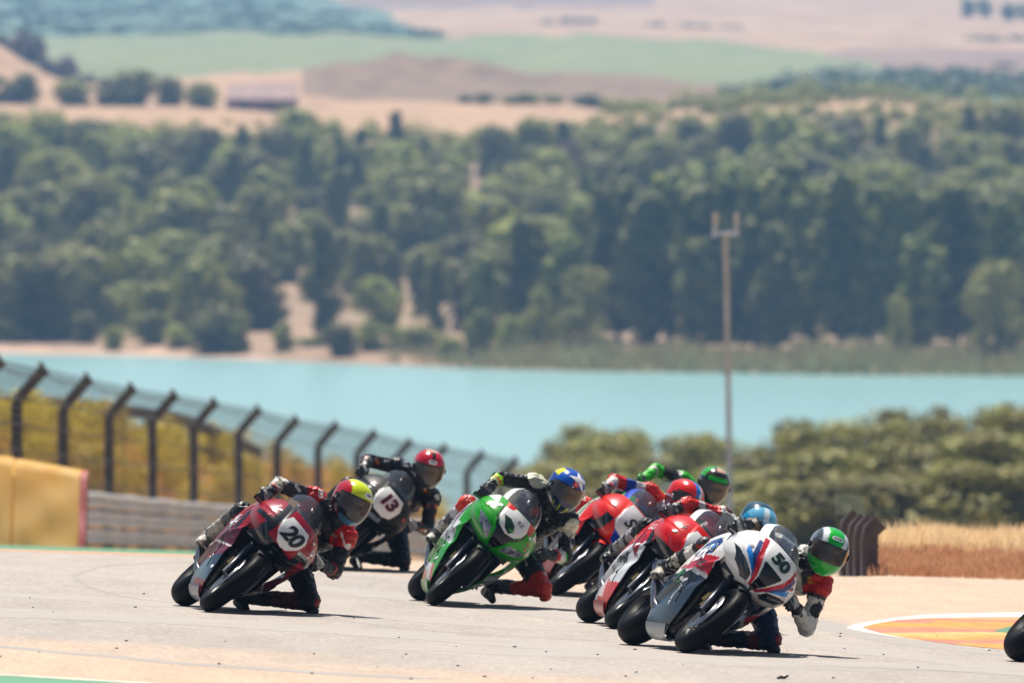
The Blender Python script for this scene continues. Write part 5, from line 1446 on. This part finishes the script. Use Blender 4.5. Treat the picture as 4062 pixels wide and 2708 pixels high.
# ---- green
mw = bike_matrix((1722, 2401), 528, 47, 6)
root, nose, sides = motorcycle('bright green racing motorcycle with a white nose and dark headlights', mw, liv_kaw, dict(seed=5, lamps=True, lens='clearlens', lamp_shape=[(-.095, -.07), (-.05, -.055), (.04, -.012), (.09, .06), (.03, .045), (-.055, .015)], lamp_z=.722, screen_trim=H('d9dcdc'), fork='blueano'))
lay(nose.data, shape_mesh([(-.09, .045), (-.03, .055), (.03, .03), (.05, -.01), (.03, -.045), (-.02, -.03), (-.05, .005)]), 'emblem', mat('dark_green_decal', H('12381c'), rough=.4), nose, (.86, -.01, .835), (0, 1, 0), (0, 0, 1), (1, 0, 0), .004, 3)
lay(nose.data, shape_mesh(rrect(.022, .006)), 'emblem_bar', mat('leaf_green_decal', H('4fae2e'), rough=.4), nose, (.86, .025, .825), (0, 1, .2), (0, -.2, 1), (1, 0, 0), .006, 1)
for yy, zz in ((-.225, .86), (.235, .80)): lay(nose.data, shape_mesh([(-.022, -.022), (.022, -.022), (.022, .022), (-.022, .022)]), 'sticker', mat('pale_pink_sticker', H('d8b9ae'), rough=.4), nose, (.7, yy, zz), (-.6 * (1 if yy > 0 else -1), 1, 0), (0, 0, 1), (.6, 1 if yy > 0 else -1, 0), .004, 1)
decal(nose.data, 'RZ', 'lettering', M['black'], nose, (.86, .045, .925), (0, 1, 0), (0, 0, 1), .05, 0, (1, 0, .3), .005, 1)
decal(sides[-1].data, 'K', 'lettering', mat('mauve_decal', H('8c5a78'), rough=.4), sides[-1], (.27, -.26, .67), (1, 0, 0), (0, 0, 1), .13, 0, (0, -1, 0), .005, 1, bold=.004)
og = H('d8341c'); lime = H('a5d95c')
suit = dict(base=BK, uaR=[(.15, H('e3dfc4')), (1, BK)], faR=[(.4, lime), (.5, og), (.62, H('cfe0a8')), (1, BK)], uaL=[(.35, H('e6e2cc')), (.55, BK), (1, BK)], faL=[(.25, H('4fb04a')), (.6, WH), (.75, og), (1, BK)], thR=[(.35, BK), (1, og)], shR=[(.35, H('c9c9cc')), (1, H('55555a'))], thL=[(.75, BK), (1, og)], shL=[(.55, og), (.75, H('55524e')), (1, BK)], slider=M['redslider'],
            spots=[('rs', (.05, -.02, .04), .085, H('e6e2c8')), ('rs', (.10, -.05, .06), .03, H('5a6a78')), ('ls', (.06, .06, -.02), .075, H('e6e2cc')), ('ls', (.10, .10, -.05), .028, H('6a7078')), ('neck', (.07, .05, -.13), .035, H('d8a020')), ('neck', (.10, -.03, -.12), .05, og), ('che', (.13, -.05, -.12), .06, H('b8202a'))])
r_, hm = rider('rider in black leathers with red legs and a blue helmet bearing a white star', mw, dict(head=(.33, .12, 1.375), rs=(.05, -.04, 1.25), ls=(.13, .33, 1.24), re=(.17, -.27, 1.07), le=(.20, .51, 1.02), lh=(.44, .36, .89), lk=(.06, .58, .75), la=(-.33, .33, .50), rk=(.02, -.28, .77), pel=(-.28, .15, .88)), suit, 0, hr(22, 18, 10), h_blue, glove_col(BK, H('3a3a3e')), boot_col(H('c9c5bc'), H('3a3a3c'), .40))
star = []
for k in range(10): a = R(90 + 36 * k); rr = .082 if k % 2 == 0 else .034; star.append((rr * math.cos(a), rr * math.sin(a)))
az, el = .12, .74; d = Vector((math.cos(el) * math.cos(az), math.cos(el) * math.sin(az), math.sin(el))); u = Vector((-math.sin(az), math.cos(az), 0))
lay(hm.data, shape_mesh(star), 'star', M['white'], hm, Vector(helmet_pt(az, el)), u, d.cross(u), d, .004, 4)
az, el = -.05, .50; d = Vector((math.cos(el) * math.cos(az), math.cos(el) * math.sin(az), math.sin(el))); u = Vector((-math.sin(az), math.cos(az), 0))
bd = lay(hm.data, shape_mesh([(-.02, -.02), (.02, -.02), (.02, .02), (-.02, .02)]), 'badge', M['redslider'], hm, Vector(helmet_pt(az, el)), u, d.cross(u), d, .006, 2)
decal(hm.data, 'h', 'lettering', M['white'], bd, Vector(helmet_pt(az, el)), u, d.cross(u), .03, direction=d, lift=.008)
# ---- 13: black
mw = bike_matrix((1258, 2255), 468, 50, 7)
root, nose, sides = motorcycle('black racing motorcycle with number 13 on its white nose plate', mw, liv_13, dict(paint='matt_paint', seed=6, lamps=False))
decal(nose.data, '13', 'number', M['reddec'], nose, (.86, 0, .85), (0, 1, 0), (0, 0, 1), .17, .1, (1, 0, .2), .004, 2, spacing=.9, bold=.010)
decal(nose.data, '13', 'number', M['black'], nose, (.86, 0, .85), (0, 1, 0), (0, 0, 1), .17, .1, (1, 0, .2), .0075, 2, spacing=.9, bold=.003)
og2 = H('c8601c')
suit = dict(patch=[WH, og2, H('5a5a60')], base=H('17171b'), faR=[(.35, H('8f8a84')), (1, BK)], spots=[('rs', (.06, 0, .05), .03, H('b9b9bd')), ('rs', (.04, .08, .06), .025, og2), ('ls', (.07, .02, .03), .028, WH), ('ls', (.06, .04, -.08), .03, og2), ('neck', (.09, .02, -.10), .035, H('d89a1c')), ('le', (.05, .04, .08), .028, og2), ('uaR' if False else 're', (.03, .06, .06), .025, og2), ('neck', (.08, -.05, -.16), .06, H('24402e')), ('lk', (.06, .05, .0), .03, H('5a1a1c'))])
r_, hm = rider('rider in plain black leathers with a red and grey helmet on black bike 13', mw, dict(head=(.33, .04, 1.335), rs=(.05, -.10, 1.17), ls=(.12, .27, 1.21), re=(.17, -.33, .99), le=(.20, .44, 1.0), rh=(.43, -.315, .86)), suit, 0, hr(38, 6, 12), h_red, glove_col(BK, H('9c9a98')), boot_col(BK, BK, .4))
hpatch(hm, -.05, .52, .036, .018, M['white'], 'ARAI', M['black'], .020)
# ---- red, white and blue
mw = bike_matrix((2204, 2362), 500, 50, 8)
root, nose, sides = motorcycle('red racing motorcycle with a white nose and a green tank-side flash', mw, liv_apr, dict(seed=7, lamps=False, fork='blueano', screen_trim=H('2448b4')))
decal(nose.data, 'S2', 'number', M['black'], nose, (.86, .0, .84), (0, 1, 0), (0, 0, 1), .13, .4, (1, 0, 0), .005, 2, bold=.004)
bl = H('2b4fae'); rd = H('d4281e')
suit = dict(patch=[BK, rd, bl, WH], base=H('d8d6d6'), uaR=[(.25, rd), (.5, H('d9d7d8')), (.75, bl), (1, rd)], faR=[(.25, rd), (.6, WH), (1, H('9a9aa0'))], sho=[(.3, rd), (.6, H('b9bcc4')), (1, bl)], torso=[(.5, H('44506a')), (1, H('9aa2ae'))], hump=bl, uaL=rd, faL=WH, thR=rd, shR=BK, thL=BK, shL=H('8d1c22'), pelvis=BK)
r_, hm = rider('rider in white, blue and red leathers with a red, white and blue helmet', mw, dict(head=(.33, .175, 1.35), rs=(.06, .0, 1.20), re=(.17, -.28, 1.03), rh=(.43, -.305, .88)), suit, 0, hr(22, 30, 4), h_tri, glove_col(BK, H('b4b2b0')), boot_col(BK, BK, .4))
# ---- red and white
mw = bike_matrix((2434, 2493), 558, 50, 8)
root, nose, sides = motorcycle('bright red and white racing motorcycle tucked in behind bike 50', mw, liv_duc, dict(seed=8, lamps=False, rim='dark', screen_trim=H('e2dede')))
decal(sides[-1].data, 'VMAX', 'lettering', M['black'], sides[-1], (.22, -.25, .45), (1, 0, .15), (-.15, 0, 1), .085, 0, (0, -1, 0), .005, 1, bold=.003)
decal(sides[-1].data, 'GO', 'lettering', M['white'], sides[-1], (.40, -.26, .74), (1, 0, .2), (-.2, 0, 1), .07, 0, (0, -1, 0), .005, 1)
decal(sides[-1].data, 'IN', 'lettering', M['black'], sides[-1], (.06, -.2, .36), (1, 0, .3), (-.3, 0, 1), .07, 0, (0, -1, 0), .005, 1)
rd = H('d8241d')
suit = dict(patch=[WH, BK, H('8d1c22')], base=rd, faR=[(.75, rd), (1, BK)], uaR=[(.55, rd), (.8, H('c9c4c4')), (1, rd)], sho=[(.4, WH), (1, rd)], torso=H('c9b8b4'), hump=WH, thR=[(.6, rd), (1, BK)], shR=[(.25, BK), (.4, H('b4b4b8')), (.5, BK), (.6, H('b4b4b8')), (.7, BK), (.8, H('b4b4b8')), (1, BK)], spots=[('rs', (.03, -.02, .06), .04, H('5a2a22')), ('re', (.02, .08, .02), .035, BK)])
r_, hm = rider('rider in red leathers with a pale blue helmet half hidden behind bike 50', mw, dict(head=(.30, .205, 1.335), rs=(.06, .04, 1.20), re=(.17, -.22, 1.06), rh=(.43, -.29, .885)), suit, 0, hr(30, 10, 32), h_sky, glove_col(BK, H('8d8b88')), boot_col(H('9a9894'), BK, .44))
# ---- green and black, at the back
mw = bike_matrix((2352, 2296), 466, 50, 7)
root, nose, sides = motorcycle('green and black racing motorcycle hidden at the back of the pack', mw, liv_k2, dict(seed=9, lamps=True))
gr = H('3db52e')
suit = dict(base=BK, sho=[(.35, gr), (1, BK)], uaR=[(.18, gr), (.3, H('b9b9b9')), (.8, BK), (1, gr)], faR=[(.3, H('d9d0c4')), (.6, gr), (1, gr)], uaL=[(.4, gr), (1, BK)], faL=gr, spots=[('neck', (.08, .05, -.11), .04, H('b8742c')), ('ls', (.06, .05, .0), .05, gr)])
r_, hm = rider('rider in black leathers with green sleeves and a black and green helmet', mw, dict(head=(.33, .145, 1.37), rs=(.06, -.02, 1.22), re=(.17, -.26, 1.08)), suit, 0, hr(34, 4, 10), h_k2, glove_col(BK, gr), boot_col(BK, BK, .4))
# ---- only a tyre shows at the edge of the picture
mw = bike_matrix((4283, 2655), 600, 50, 15)
root, nose, sides = motorcycle('white and blue racing motorcycle leading the pack past the orange kerb', mw, liv_8, dict(lamps=True))
suit = dict(base=BK, uaR=WH, uaL=WH, torso=H('2a4da0'), faR=H('2a4da0'), faL=H('2a4da0'))
r_, hm = rider('rider in white and blue leathers on the leading white and blue motorcycle', mw, {}, suit, 0, hr(26, 4, 8), h_sky, glove_col(BK, WH), boot_col(WH, BK, .4))

# ================================================================== HAZE
mh = bpy.data.materials.new('haze_air'); mh.use_nodes = True
nt = mh.node_tree; nt.nodes.remove(nt.nodes['Principled BSDF'])
pv = nt.nodes.new('ShaderNodeVolumePrincipled')
pv.inputs['Color'].default_value = (.30, .58, 1.0, 1); pv.inputs['Density'].default_value = .000122; pv.inputs['Anisotropy'].default_value = .2
nt.links.new(pv.outputs[0], nt.nodes['Material Output'].inputs['Volume'])
mb = MB(); z0, z1 = -30., 40.; mb.box((0, 3990, (z0 + z1) / 2), (2400, 8100, z1 - z0))
tag(mb.build('haze', mh, None, False), 'pale summer haze filling the air over the valley', 'haze', kind='stuff')
